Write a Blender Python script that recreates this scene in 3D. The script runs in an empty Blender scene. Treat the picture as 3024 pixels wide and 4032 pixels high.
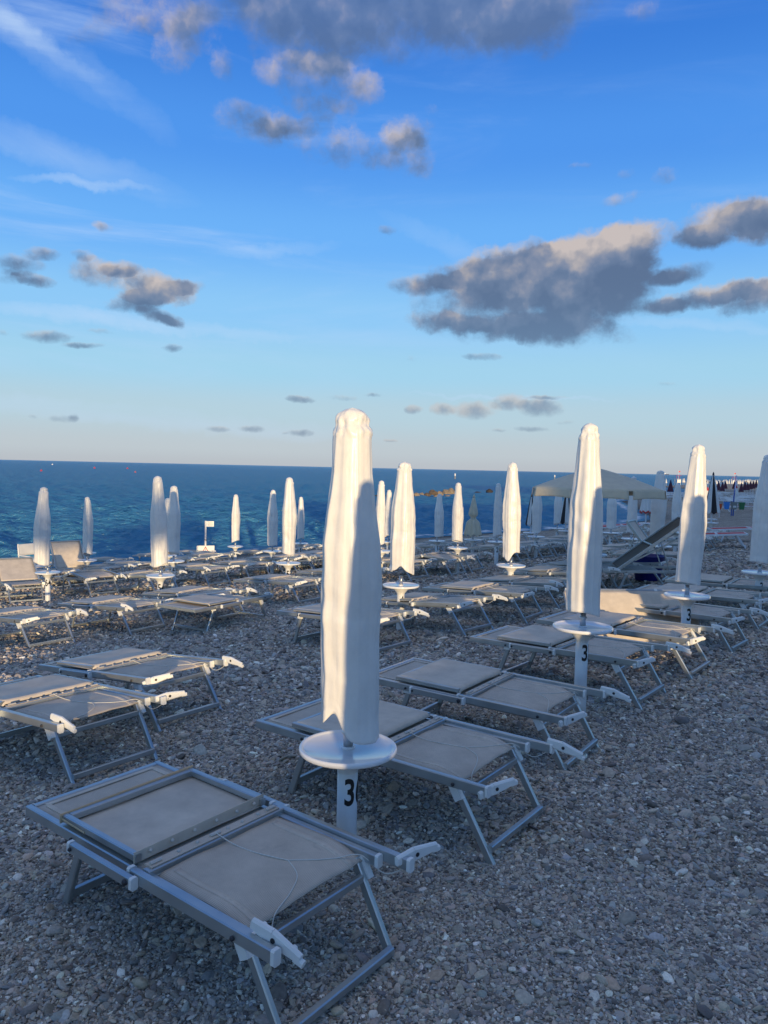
import bpy, bmesh, math, random
import numpy as np
from mathutils import Vector, Matrix, noise
R = math.radians
sc = bpy.context.scene
col = sc.collection
rng = np.random.default_rng(7)
rnd = random.Random(5)

# ------------------------------------------------------------------ the lie of the land
SEA_Z = -1.35
NV = (-0.795, 0.606)      # towards the sea
AV = (0.606, 0.795)       # along the shore
SH = [(-300,19.6),(25,19.6),(32,18.5),(40,17),(50,16.8),(55,18.5),(72,26),(82,30.5),(88,31.5),(95,32.5),(110,37),(130,40),(140,38),(150,38),(165,43),(180,56),(190,62),(205,64),(220,60),(260,50),(400,60),(3000,150)]
CM = [(-300,.6),(14,.6),(20,.15),(30,-.15),(45,-.6),(55,-.85),(110,-1.0),(170,-.8),(200,-.5),(260,-.3),(3000,-.3)]
SHx, SHy = np.array(SH).T
CMx, CMy = np.array(CM).T
UND = [(rng.uniform(0,2*math.pi), rng.uniform(.5,2.6), rng.uniform(0,6.28)) for _ in range(14)]
def sa(x, y): return NV[0]*x+NV[1]*y, AV[0]*x+AV[1]*y
def base_ground(x, y):
    s, a = sa(x, y)
    sh = np.interp(a, SHx, SHy); q = np.interp(a, CMx, CMy)
    t = s-sh+19.6-3.2
    p = -.083*(t+np.sqrt(t*t+1))/2
    return .5*(p+q-np.sqrt((p-q)**2+.0225))
def ground(x, y):
    x = np.asarray(x, float); y = np.asarray(y, float)
    z = base_ground(x, y)
    u = 0
    for th, lam, ph in UND:
        u = u+np.sin((x*math.cos(th)+y*math.sin(th))*2*math.pi/lam+ph)*.0038*lam**.6
    return z+u*np.clip(1-np.hypot(x, y)/60, 0, 1)
def gz(x, y): return float(ground(x, y))
def pos_sa(s, a): return NV[0]*s+AV[0]*a, NV[1]*s+AV[1]*a

# ------------------------------------------------------------------ materials
def nodes_of(m):
    m.use_nodes = True
    nt = m.node_tree
    return nt, nt.nodes, nt.links
def mat(name, color, rough=.5, metal=0., spec=.5, bump=None, var=0., coat=0., sss=0.):
    m = bpy.data.materials.new(name)
    nt, N, L = nodes_of(m)
    b = N['Principled BSDF']
    b.inputs['Base Color'].default_value = (*color, 1)
    b.inputs['Roughness'].default_value = rough
    b.inputs['Metallic'].default_value = metal
    b.inputs['Specular IOR Level'].default_value = spec
    if coat: b.inputs['Coat Weight'].default_value = coat
    tc = N.new('ShaderNodeTexCoord')
    if var:
        n = N.new('ShaderNodeTexNoise'); n.inputs['Scale'].default_value = 9; n.inputs['Detail'].default_value = 6
        L.new(tc.outputs['Object'], n.inputs['Vector'])
        mr = N.new('ShaderNodeMapRange'); mr.inputs[1].default_value = .3; mr.inputs[2].default_value = .7
        mr.inputs[3].default_value = 1-var; mr.inputs[4].default_value = 1+var
        L.new(n.outputs['Fac'], mr.inputs[0])
        mx = N.new('ShaderNodeVectorMath'); mx.operation = 'SCALE'; mx.inputs[0].default_value = color
        L.new(mr.outputs[0], mx.inputs['Scale']); L.new(mx.outputs[0], b.inputs['Base Color'])
        r2 = N.new('ShaderNodeMapRange'); r2.inputs[3].default_value = max(0, rough-.12); r2.inputs[4].default_value = min(1, rough+.12)
        L.new(n.outputs['Fac'], r2.inputs[0]); L.new(r2.outputs[0], b.inputs['Roughness'])
    if bump:
        n = N.new('ShaderNodeTexNoise'); n.inputs['Scale'].default_value = bump[0]; n.inputs['Detail'].default_value = 5
        L.new(tc.outputs['Object'], n.inputs['Vector'])
        bp = N.new('ShaderNodeBump'); bp.inputs['Strength'].default_value = bump[1]; bp.inputs['Distance'].default_value = bump[2]
        L.new(n.outputs['Fac'], bp.inputs['Height']); L.new(bp.outputs[0], b.inputs['Normal'])
    return m
M = {}
M['metal'] = mat('painted aluminium', (.46,.49,.495), .36, .75, var=.07)
M['steel'] = mat('steel tube', (.62,.63,.63), .3, .9, var=.05)
M['plastic'] = mat('white plastic', (.78,.78,.75), .38, var=.04)
M['post'] = mat('white painted post', (.74,.74,.72), .42, var=.07)
M['table'] = mat('white table plastic', (.80,.80,.80), .16, var=.02, coat=.3)
M['dark'] = mat('dark rubber', (.03,.03,.035), .5)
M['black'] = mat('black print', (.012,.012,.012), .5)
M['stud'] = mat('pale stud', (.52,.49,.44), .5)
M['cord'] = mat('pale cord', (.66,.64,.58), .8)
M['stain'] = mat('beige hem', (.50,.41,.28), .8)
M['beige'] = mat('beige canvas', (.64,.56,.41), .75, var=.07, bump=(300,.2,.001))
M['white_canvas'] = mat('white canvas', (.70,.69,.66), .7, var=.05)
M['black_canvas'] = mat('black canvas', (.018,.018,.022), .7)
M['red_canvas'] = mat('red canvas', (.50,.035,.022), .7)
M['purple'] = mat('plum canvas', (.085,.022,.040), .8, var=.1)
M['navy'] = mat('navy canvas', (.02,.03,.09), .7)
M['whitemetal'] = mat('white metal', (.72,.73,.74), .4)
M['red'] = mat('red paint', (.55,.03,.025), .45)
M['orange'] = mat('orange plastic', (.62,.09,.02), .45)
M['bluepaint'] = mat('blue paint', (.02,.085,.36), .4)
M['bluebin'] = mat('light blue plastic', (.035,.22,.62), .4)
M['greybin'] = mat('grey plastic', (.22,.23,.22), .5)
M['greenbin'] = mat('green plastic', (.03,.16,.06), .45)
M['basket'] = mat('dark blue plastic', (.008,.015,.16), .35)
M['concrete'] = mat('concrete', (.36,.34,.31), .9, var=.12, bump=(20,.4,.01))
M['stucco'] = mat('pale stucco', (.55,.50,.42), .9, var=.06, bump=(60,.3,.004))
M['glass'] = mat('window glass', (.03,.04,.05), .08)
M['roof'] = mat('clay roof', (.32,.14,.08), .9, var=.15)
M['bark'] = mat('bark', (.10,.07,.05), .95, bump=(30,.8,.02))
M['needle'] = mat('pine needles', (.05,.075,.03), .9, var=.3)

def fabric_mat(name, color, dots=True):
    m = bpy.data.materials.new(name)
    nt, N, L = nodes_of(m)
    b = N['Principled BSDF']; b.inputs['Roughness'].default_value = .72; b.inputs['Specular IOR Level'].default_value = .35
    tc = N.new('ShaderNodeTexCoord')
    n = N.new('ShaderNodeTexNoise'); n.inputs['Scale'].default_value = 6; n.inputs['Detail'].default_value = 7; n.inputs['Roughness'].default_value = .65
    L.new(tc.outputs['Object'], n.inputs['Vector'])
    cr = N.new('ShaderNodeValToRGB')
    cr.color_ramp.elements[0].position = .30; cr.color_ramp.elements[0].color = (*[c*.80 for c in color], 1)
    cr.color_ramp.elements[1].position = .72; cr.color_ramp.elements[1].color = (*[c*1.12 for c in color], 1)
    L.new(n.outputs['Fac'], cr.inputs['Fac'])
    last = cr.outputs['Color']
    # worn grey smudges
    n2 = N.new('ShaderNodeTexNoise'); n2.inputs['Scale'].default_value = 2.3; n2.inputs['Detail'].default_value = 9; n2.inputs['Roughness'].default_value = .75
    L.new(tc.outputs['Object'], n2.inputs['Vector'])
    mr = N.new('ShaderNodeMapRange'); mr.inputs[1].default_value = .62; mr.inputs[2].default_value = .74; mr.inputs[3].default_value = 0; mr.inputs[4].default_value = .45
    L.new(n2.outputs['Fac'], mr.inputs[0])
    mx = N.new('ShaderNodeMix'); mx.data_type = 'RGBA'; mx.inputs['B'].default_value = (.16,.155,.15,1)
    L.new(mr.outputs[0], mx.inputs['Factor']); L.new(last, mx.inputs['A']); last = mx.outputs['Result']
    if dots:
        sep = N.new('ShaderNodeSeparateXYZ'); L.new(tc.outputs['Object'], sep.inputs[0])
        def wave(o, f):
            a = N.new('ShaderNodeMath'); a.operation = 'MULTIPLY'; a.inputs[1].default_value = f; L.new(o, a.inputs[0])
            s = N.new('ShaderNodeMath'); s.operation = 'SINE'; L.new(a.outputs[0], s.inputs[0]); return s.outputs[0]
        add = N.new('ShaderNodeMath'); add.operation = 'ADD'
        sub = N.new('ShaderNodeMath'); sub.operation = 'ADD'
        L.new(sep.outputs[0], add.inputs[0]); L.new(sep.outputs[1], add.inputs[1])
        d = N.new('ShaderNodeMath'); d.operation = 'SUBTRACT'; L.new(sep.outputs[0], d.inputs[0]); L.new(sep.outputs[1], d.inputs[1])
        mu = N.new('ShaderNodeMath'); mu.operation = 'MULTIPLY'; L.new(wave(add.outputs[0], 620), mu.inputs[0]); L.new(wave(d.outputs[0], 620), mu.inputs[1])
        mr = N.new('ShaderNodeMapRange'); mr.inputs[1].default_value = .15; mr.inputs[2].default_value = .75; mr.inputs[3].default_value = 0; mr.inputs[4].default_value = .8
        L.new(mu.outputs[0], mr.inputs[0])
        mx = N.new('ShaderNodeMix'); mx.data_type = 'RGBA'; mx.inputs['B'].default_value = (*[c*.30 for c in color], 1)
        L.new(mr.outputs[0], mx.inputs['Factor']); L.new(last, mx.inputs['A']); last = mx.outputs['Result']
    L.new(last, b.inputs['Base Color'])
    bp = N.new('ShaderNodeBump'); bp.inputs['Strength'].default_value = .25; bp.inputs['Distance'].default_value = .006
    n3 = N.new('ShaderNodeTexNoise'); n3.inputs['Scale'].default_value = 14; n3.inputs['Detail'].default_value = 4
    L.new(tc.outputs['Object'], n3.inputs['Vector']); L.new(n3.outputs['Fac'], bp.inputs['Height']); L.new(bp.outputs[0], b.inputs['Normal'])
    return m
M['mesh'] = fabric_mat('perforated beige sling', (.64,.55,.445))
M['fabric'] = fabric_mat('beige sling', (.64,.55,.445), False)
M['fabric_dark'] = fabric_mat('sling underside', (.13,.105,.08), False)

def cover_mat():
    m = bpy.data.materials.new('white pvc cover')
    nt, N, L = nodes_of(m)
    b = N['Principled BSDF']; b.inputs['Roughness'].default_value = .34; b.inputs['Specular IOR Level'].default_value = .45
    tc = N.new('ShaderNodeTexCoord')
    n = N.new('ShaderNodeTexNoise'); n.inputs['Scale'].default_value = 5; n.inputs['Detail'].default_value = 8; n.inputs['Roughness'].default_value = .7
    L.new(tc.outputs['Object'], n.inputs['Vector'])
    cr = N.new('ShaderNodeValToRGB'); cr.color_ramp.elements[0].position = .3; cr.color_ramp.elements[0].color = (.72,.695,.655,1)
    cr.color_ramp.elements[1].position = .62; cr.color_ramp.elements[1].color = (.82,.795,.75,1)
    L.new(n.outputs['Fac'], cr.inputs['Fac']); L.new(cr.outputs[0], b.inputs['Base Color'])
    mp = N.new('ShaderNodeMapping'); mp.inputs['Scale'].default_value = (14,14,3); L.new(tc.outputs['Object'], mp.inputs[0])
    n2 = N.new('ShaderNodeTexNoise'); n2.inputs['Scale'].default_value = 1; n2.inputs['Detail'].default_value = 5; L.new(mp.outputs[0], n2.inputs['Vector'])
    bp = N.new('ShaderNodeBump'); bp.inputs['Strength'].default_value = .5; bp.inputs['Distance'].default_value = .012
    L.new(n2.outputs['Fac'], bp.inputs['Height'])
    n3 = N.new('ShaderNodeTexNoise'); n3.inputs['Scale'].default_value = 45; n3.inputs['Detail'].default_value = 3; L.new(tc.outputs['Object'], n3.inputs['Vector'])
    bp2 = N.new('ShaderNodeBump'); bp2.inputs['Strength'].default_value = .18; bp2.inputs['Distance'].default_value = .004
    L.new(n3.outputs['Fac'], bp2.inputs['Height']); L.new(bp.outputs[0], bp2.inputs['Normal']); L.new(bp2.outputs[0], b.inputs['Normal'])
    return m
M['cover'] = cover_mat()

# ------------------------------------------------------------------ mesh helpers
class MB:
    def __init__(s): s.v, s.f, s.sm, s.mi = [], [], [], []
    def add(s, vs, fs, smooth=False, mi=0):
        o = len(s.v); s.v += [tuple(v) for v in vs]; s.f += [tuple(i+o for i in f) for f in fs]
        s.sm += [smooth]*len(fs); s.mi += [mi]*len(fs)
    def box(s, c, d, rot=None, mi=0, ch=.0):
        x, y, z = [k/2 for k in d]
        if ch:
            s.bar((c[0]-x, c[1], c[2]), (c[0]+x, c[1], c[2]), d[1], d[2], ch=ch, mi=mi); return
        P = [Vector((i*x, j*y, k*z)) for i in (-1,1) for j in (-1,1) for k in (-1,1)]
        if rot is not None: P = [rot@p for p in P]
        s.add([p+Vector(c) for p in P], [(0,1,3,2),(4,6,7,5),(0,4,5,1),(2,3,7,6),(0,2,6,4),(1,5,7,3)], mi=mi)
    def bar(s, p0, p1, w, h, up=(0,0,1), ch=.004, mi=0, w1=None, h1=None):
        p0, p1 = Vector(p0), Vector(p1); d = (p1-p0).normalized(); up = Vector(up)
        side = d.cross(up)
        if side.length < 1e-4: side = d.cross(Vector((1,0,0)))
        side.normalize(); u = side.cross(d)
        def prof(w, h):
            a, b = w/2, h/2
            return [(a-ch,b),(a,b-ch),(a,-b+ch),(a-ch,-b),(-a+ch,-b),(-a,-b+ch),(-a,b-ch),(-a+ch,b)]
        A = prof(w, h); B = prof(w1 or w, h1 or h)
        vs = [p0+side*x+u*y for x, y in A]+[p1+side*x+u*y for x, y in B]
        fs = [(i, (i+1)%8, 8+(i+1)%8, 8+i) for i in range(8)]+[tuple(range(7,-1,-1)), tuple(range(8,16))]
        s.add(vs, fs, mi=mi)
    def tube(s, pts, r, seg=10, mi=0, cap=True):
        pts = [Vector(p) for p in pts]; rs = r if isinstance(r, (list, tuple)) else [r]*len(pts)
        vs, fs = [], []; prev = None
        for i, p in enumerate(pts):
            d = (pts[min(i+1, len(pts)-1)]-pts[max(i-1, 0)]).normalized()
            ref = prev if prev is not None else (Vector((1,0,0)) if abs(d.x) < .9 else Vector((0,1,0)))
            a = (ref-d*ref.dot(d)).normalized(); b = d.cross(a); prev = a
            for k in range(seg):
                t = 2*math.pi*k/seg; vs.append(p+(a*math.cos(t)+b*math.sin(t))*rs[i])
        for i in range(len(pts)-1):
            for k in range(seg): fs.append((i*seg+k, i*seg+(k+1)%seg, (i+1)*seg+(k+1)%seg, (i+1)*seg+k))
        s.add(vs, fs, True, mi)
        if cap:
            s.add(vs[:seg], [tuple(range(seg-1,-1,-1))], False, mi); s.add(vs[-seg:], [tuple(range(seg))], False, mi)
    def lathe(s, prof, seg=40, c=(0,0,0), mi=0, smooth=True):
        vs, fs = [], []
        for r, z in prof:
            for k in range(seg):
                t = 2*math.pi*k/seg; vs.append((c[0]+r*math.cos(t), c[1]+r*math.sin(t), c[2]+z))
        for i in range(len(prof)-1):
            for k in range(seg): fs.append((i*seg+k, i*seg+(k+1)%seg, (i+1)*seg+(k+1)%seg, (i+1)*seg+k))
        s.add(vs, fs, smooth, mi)
    def sheet(s, fn, nu, nv, th=.003, mi=0):
        # closed thin sheet: fn(u,v)->point, u,v in 0..1
        P = [[Vector(fn(i/nu, j/nv)) for j in range(nv+1)] for i in range(nu+1)]
        top, bot = [], []
        for i in range(nu+1):
            for j in range(nv+1):
                du = P[min(i+1,nu)][j]-P[max(i-1,0)][j]; dv = P[i][min(j+1,nv)]-P[i][max(j-1,0)]
                n = du.cross(dv); n = n.normalized() if n.length > 1e-9 else Vector((0,0,1))
                top.append(P[i][j]+n*th/2); bot.append(P[i][j]-n*th/2)
        w = nv+1; o = len(top); fs = []
        for i in range(nu):
            for j in range(nv):
                q = (i*w+j, (i+1)*w+j, (i+1)*w+j+1, i*w+j+1)
                fs.append(q); fs.append(tuple(o+k for k in reversed(q)))
        ring = [i*w for i in range(nu+1)]+[nu*w+j for j in range(1,nv+1)]+[i*w+nv for i in range(nu-1,-1,-1)]+[j for j in range(nv-1,0,-1)]
        for a, b in zip(ring, ring[1:]+ring[:1]): fs.append((b, a, o+a, o+b))
        s.add(top+bot, fs, True, mi)
    def build(s, name, mats, parent=None, T=None, me_name=None):
        me = bpy.data.meshes.new(me_name or name)
        vs = [T@Vector(v) for v in s.v] if T is not None else s.v
        me.from_pydata([tuple(v) for v in vs], [], s.f)
        for m in (mats if isinstance(mats, (list, tuple)) else [mats]): me.materials.append(m)
        me.polygons.foreach_set('use_smooth', s.sm); me.polygons.foreach_set('material_index', s.mi)
        bm = bmesh.new(); bm.from_mesh(me); bmesh.ops.recalc_face_normals(bm, faces=bm.faces); bm.to_mesh(me); bm.free()
        me.update()
        o = bpy.data.objects.new(name, me); col.objects.link(o)
        if parent: o.parent = parent
        return o
def tag(o, label=None, cat=None, group=None, kind=None):
    if label: o['label'] = label
    if cat: o['category'] = cat
    if group: o['group'] = group
    if kind: o['kind'] = kind
    return o
def empty(name, loc=(0,0,0), rz=0):
    o = bpy.data.objects.new(name, None); o.empty_display_size = .1; o.location = loc; o.rotation_euler = (0,0,rz); col.objects.link(o); return o
KIDS = {}
def copy_tree(o, parent=None):
    c = o.copy(); col.objects.link(c); c.parent = parent
    for ch in list(o.children): copy_tree(ch, c)
    return c
def np_mesh(name, V, F, m, smooth=True):
    me = bpy.data.meshes.new(name)
    me.vertices.add(len(V)); me.vertices.foreach_set('co', np.asarray(V, np.float32).ravel())
    nf = len(F); me.loops.add(nf*4); me.loops.foreach_set('vertex_index', np.asarray(F, np.int32).ravel())
    me.polygons.add(nf); me.polygons.foreach_set('loop_start', np.arange(0, nf*4, 4, dtype=np.int32))
    me.polygons.foreach_set('use_smooth', np.full(nf, smooth)); me.update(calc_edges=True); me.validate()
    me.materials.append(m)
    o = bpy.data.objects.new(name, me); col.objects.link(o); return o
def polar_grid(az, r):
    A, Rr = np.meshgrid(az, r)
    X, Y = Rr*np.sin(A), Rr*np.cos(A)
    nr, na = A.shape
    i = np.arange(nr-1)[:,None]*na+np.arange(na-1)[None,:]
    F = np.stack([i, i+1, i+na+1, i+na], -1).reshape(-1,4)
    return X.ravel(), Y.ravel(), F

# ------------------------------------------------------------------ beach
def beach_mat():
    m = bpy.data.materials.new('shingle')
    nt, N, L = nodes_of(m)
    b = N['Principled BSDF']; b.inputs['Roughness'].default_value = .85; b.inputs['Specular IOR Level'].default_value = .3
    tc = N.new('ShaderNodeTexCoord')
    def vor(scale):
        v = N.new('ShaderNodeTexVoronoi'); v.inputs['Scale'].default_value = scale; v.inputs['Randomness'].default_value = 1
        L.new(tc.outputs['Object'], v.inputs['Vector']); return v
    v1, v2 = vor(42), vor(17)
    sep = N.new('ShaderNodeSeparateColor'); L.new(v1.outputs['Color'], sep.inputs[0])
    sep2 = N.new('ShaderNodeSeparateColor'); L.new(v2.outputs['Color'], sep2.inputs[0])
    def ramp(o):
        cr = N.new('ShaderNodeValToRGB'); e = cr.color_ramp.elements
        e[0].position = 0; e[0].color = (.13,.115,.105,1); e[1].position = 1; e[1].color = (.56,.54,.50,1)
        for p, c in ((.25,(.21,.185,.165,1)),(.5,(.29,.26,.235,1)),(.7,(.345,.30,.26,1)),(.88,(.42,.40,.38,1))):
            q = e.new(p); q.color = c
        L.new(o, cr.inputs[0]); return cr.outputs[0]
    c1, c2 = ramp(sep.outputs[0]), ramp(sep2.outputs[0])
    gt = N.new('ShaderNodeMath'); gt.operation = 'GREATER_THAN'; gt.inputs[1].default_value = .72; L.new(sep2.outputs[1], gt.inputs[0])
    mx = N.new('ShaderNodeMix'); mx.data_type = 'RGBA'; L.new(gt.outputs[0], mx.inputs['Factor']); L.new(c1, mx.inputs['A']); L.new(c2, mx.inputs['B'])
    n = N.new('ShaderNodeTexNoise'); n.inputs['Scale'].default_value = .9; n.inputs['Detail'].default_value = 8; n.inputs['Roughness'].default_value = .65
    L.new(tc.outputs['Object'], n.inputs['Vector'])
    mr = N.new('ShaderNodeMapRange'); mr.inputs[1].default_value = .3; mr.inputs[2].default_value = .7; mr.inputs[3].default_value = .72; mr.inputs[4].default_value = 1.22
    L.new(n.outputs['Fac'], mr.inputs[0])
    tn = N.new('ShaderNodeVectorMath'); tn.operation = 'MULTIPLY'; tn.inputs[1].default_value = (1.22,1.13,.99); L.new(mx.outputs['Result'], tn.inputs[0])
    sc_ = N.new('ShaderNodeVectorMath'); sc_.operation = 'SCALE'; L.new(tn.outputs[0], sc_.inputs[0]); L.new(mr.outputs[0], sc_.inputs['Scale'])
    # wet, darker shingle at the water's edge
    at = N.new('ShaderNodeAttribute'); at.attribute_name = 'wet'
    wm = N.new('ShaderNodeMix'); wm.data_type = 'RGBA'; wm.inputs['B'].default_value = (.075,.066,.055,1)
    L.new(at.outputs['Fac'], wm.inputs['Factor']); L.new(sc_.outputs[0], wm.inputs['A']); L.new(wm.outputs['Result'], b.inputs['Base Color'])
    hm = N.new('ShaderNodeMath'); hm.operation = 'MULTIPLY'; hm.inputs[1].default_value = -1
    L.new(v1.outputs['Distance'], hm.inputs[0])
    h2 = N.new('ShaderNodeMath'); h2.operation = 'MULTIPLY_ADD'; h2.inputs[1].default_value = -.8; L.new(v2.outputs['Distance'], h2.inputs[0]); L.new(hm.outputs[0], h2.inputs[2])
    bp = N.new('ShaderNodeBump'); bp.inputs['Strength'].default_value = .9; bp.inputs['Distance'].default_value = .022
    L.new(h2.outputs[0], bp.inputs['Height'])
    n4 = N.new('ShaderNodeTexNoise'); n4.inputs['Scale'].default_value = 5; n4.inputs['Detail'].default_value = 5; L.new(tc.outputs['Object'], n4.inputs['Vector'])
    bp2 = N.new('ShaderNodeBump'); bp2.inputs['Strength'].default_value = .7; bp2.inputs['Distance'].default_value = .06
    L.new(n4.outputs['Fac'], bp2.inputs['Height']); L.new(bp.outputs[0], bp2.inputs['Normal']); L.new(bp2.outputs[0], b.inputs['Normal'])
    return m
az = np.concatenate([np.linspace(-180,-52,40)[:-1], np.linspace(-52,52,420), np.linspace(52,180,40)[1:]])
rr = np.concatenate([[0.02], .7*np.exp(np.linspace(0, math.log(3500/.7), 300))])
X, Y, F = polar_grid(np.radians(az), rr)
Z = ground(X, Y)
Z = np.maximum(Z, -5)
beach = np_mesh('shingle_beach', np.stack([X,Y,Z],1), F, beach_mat())
wet = np.clip((SEA_Z+.16-Z)/.14, 0, 1)
beach.data.attributes.new('wet', 'FLOAT', 'POINT').data.foreach_set('value', wet.astype(np.float32))
tag(beach, 'grey brown shingle beach sloping down to the sea', 'beach', kind='structure')

# pebbles lying on the near shingle
def pebbles():
    P = []
    def band(r0, r1, nn, med, sig, lim):
        r = np.sqrt(rng.uniform(r0*r0, r1*r1, nn)); a = rng.uniform(-lim, lim, nn)
        rad = med*np.exp(rng.normal(0, sig, nn))
        P.append((r*np.sin(a), r*np.cos(a), rad))
    L = R(40)
    band(1.3, 3.4, 150000, .0042, .42, L)
    band(3.2, 6.0, 160000, .0055, .45, L)
    band(5.7, 12., 150000, .0103, .40, R(36))
    band(1.3, 9.0, 3600, .0150, .36, L)
    band(11., 24., 60000, .018, .40, R(34))
    x = np.concatenate([p[0] for p in P]); y = np.concatenate([p[1] for p in P]); rad = np.concatenate([p[2] for p in P])
    rad = np.clip(rad, .0025, .042)
    s, a = sa(x, y); keep = (s < 19.2)
    x, y, rad = x[keep], y[keep], rad[keep]
    nn = len(x)
    z = ground(x, y)+rad*rng.uniform(-.12, .42, nn)
    me = bpy.data.meshes.new('pebbles'); me.vertices.add(nn)
    me.vertices.foreach_set('co', np.stack([x,y,z],1).astype(np.float32).ravel())
    rot = np.stack([rng.normal(0,.42,nn), rng.normal(0,.42,nn), rng.uniform(0,6.28,nn)],1)
    scl = np.stack([rad*rng.uniform(1.0,1.65,nn), rad*rng.uniform(.75,1.1,nn), rad*rng.uniform(.32,.68,nn)],1)
    pal = np.array([[.10,.09,.085],[.15,.14,.135],[.19,.18,.175],[.23,.21,.19],[.26,.235,.205],[.23,.195,.17],[.33,.32,.30],[.44,.43,.41],[.12,.125,.135],[.20,.21,.22],[.25,.20,.17],[.065,.06,.06]])
    wts = np.array([10,14,17,15,12,8,7,3,8,8,4,5.]); wts /= wts.sum()
    c = 1.98*np.array([1.08,1.0,.885])*pal[rng.choice(len(pal), nn, p=wts)]*rng.uniform(.78,1.2,(nn,1))*rng.normal(1,.022,(nn,3))
    me.attributes.new('rot','FLOAT_VECTOR','POINT').data.foreach_set('vector', rot.astype(np.float32).ravel())
    me.attributes.new('scl','FLOAT_VECTOR','POINT').data.foreach_set('vector', scl.astype(np.float32).ravel())
    me.attributes.new('tone','FLOAT_VECTOR','POINT').data.foreach_set('vector', np.clip(c,0,1).astype(np.float32).ravel())
    m = bpy.data.materials.new('pebble stone')
    nt, N, L_ = nodes_of(m); b = N['Principled BSDF']; b.inputs['Roughness'].default_value = .62; b.inputs['Specular IOR Level'].default_value = .4
    at = N.new('ShaderNodeAttribute'); at.attribute_type = 'INSTANCER'; at.attribute_name = 'tone'
    tc = N.new('ShaderNodeTexCoord'); nz = N.new('ShaderNodeTexNoise'); nz.inputs['Scale'].default_value = 2.2; nz.inputs['Detail'].default_value = 4
    L_.new(tc.outputs['Object'], nz.inputs['Vector'])
    mr = N.new('ShaderNodeMapRange'); mr.inputs[1].default_value = .3; mr.inputs[2].default_value = .7; mr.inputs[3].default_value = .8; mr.inputs[4].default_value = 1.2; L_.new(nz.outputs['Fac'], mr.inputs[0])
    sv = N.new('ShaderNodeVectorMath'); sv.operation = 'SCALE'; L_.new(at.outputs['Vector'], sv.inputs[0]); L_.new(mr.outputs[0], sv.inputs['Scale']); L_.new(sv.outputs[0], b.inputs['Base Color'])
    o = bpy.data.objects.new('pebbles', me); col.objects.link(o)
    g = bpy.data.node_groups.new('scatter pebbles', 'GeometryNodeTree')
    g.interface.new_socket('Geometry', in_out='INPUT', socket_type='NodeSocketGeometry'); g.interface.new_socket('Geometry', in_out='OUTPUT', socket_type='NodeSocketGeometry')
    N = g.nodes; L_ = g.links
    gi, go = N.new('NodeGroupInput'), N.new('NodeGroupOutput')
    iop = N.new('GeometryNodeInstanceOnPoints'); iop.inputs['Pick Instance'].default_value = True
    L_.new(gi.outputs[0], iop.inputs['Points'])
    g2i = N.new('GeometryNodeGeometryToInstance')
    for k in range(5):
        ico = N.new('GeometryNodeMeshIcoSphere'); ico.inputs['Subdivisions'].default_value = 3 if k < 1 else 2
        ico.inputs['Subdivisions'].default_value = 3
        sp = N.new('GeometryNodeSetPosition'); nz = N.new('ShaderNodeTexNoise'); nz.noise_dimensions = '4D'
        nz.inputs['W'].default_value = k*7.3; nz.inputs['Scale'].default_value = .8; nz.inputs['Detail'].default_value = 1
        sb = N.new('ShaderNodeVectorMath'); sb.operation = 'SUBTRACT'; sb.inputs[1].default_value = (.5,.5,.5)
        ml = N.new('ShaderNodeVectorMath'); ml.operation = 'SCALE'; ml.inputs['Scale'].default_value = 1.05
        L_.new(nz.outputs['Color'], sb.inputs[0]); L_.new(sb.outputs[0], ml.inputs[0])
        L_.new(ico.outputs['Mesh'], sp.inputs['Geometry']); L_.new(ml.outputs[0], sp.inputs['Offset'])
        ss = N.new('GeometryNodeSetShadeSmooth'); L_.new(sp.outputs[0], ss.inputs[0])
        sm = N.new('GeometryNodeSetMaterial'); sm.inputs['Material'].default_value = m; L_.new(ss.outputs[0], sm.inputs[0])
        L_.new(sm.outputs[0], g2i.inputs[0])
    L_.new(g2i.outputs[0], iop.inputs['Instance'])
    def na(nm):
        q = N.new('GeometryNodeInputNamedAttribute'); q.data_type = 'FLOAT_VECTOR'; q.inputs['Name'].default_value = nm; return q.outputs['Attribute']
    e2r = N.new('FunctionNodeEulerToRotation'); L_.new(na('rot'), e2r.inputs[0]); L_.new(e2r.outputs[0], iop.inputs['Rotation'])
    L_.new(na('scl'), iop.inputs['Scale'])
    L_.new(iop.outputs[0], go.inputs[0])
    md = o.modifiers.new('scatter', 'NODES'); md.node_group = g
    tag(o, 'loose grey and brown pebbles covering the shingle beach', 'pebbles', kind='stuff')
pebbles()

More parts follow.
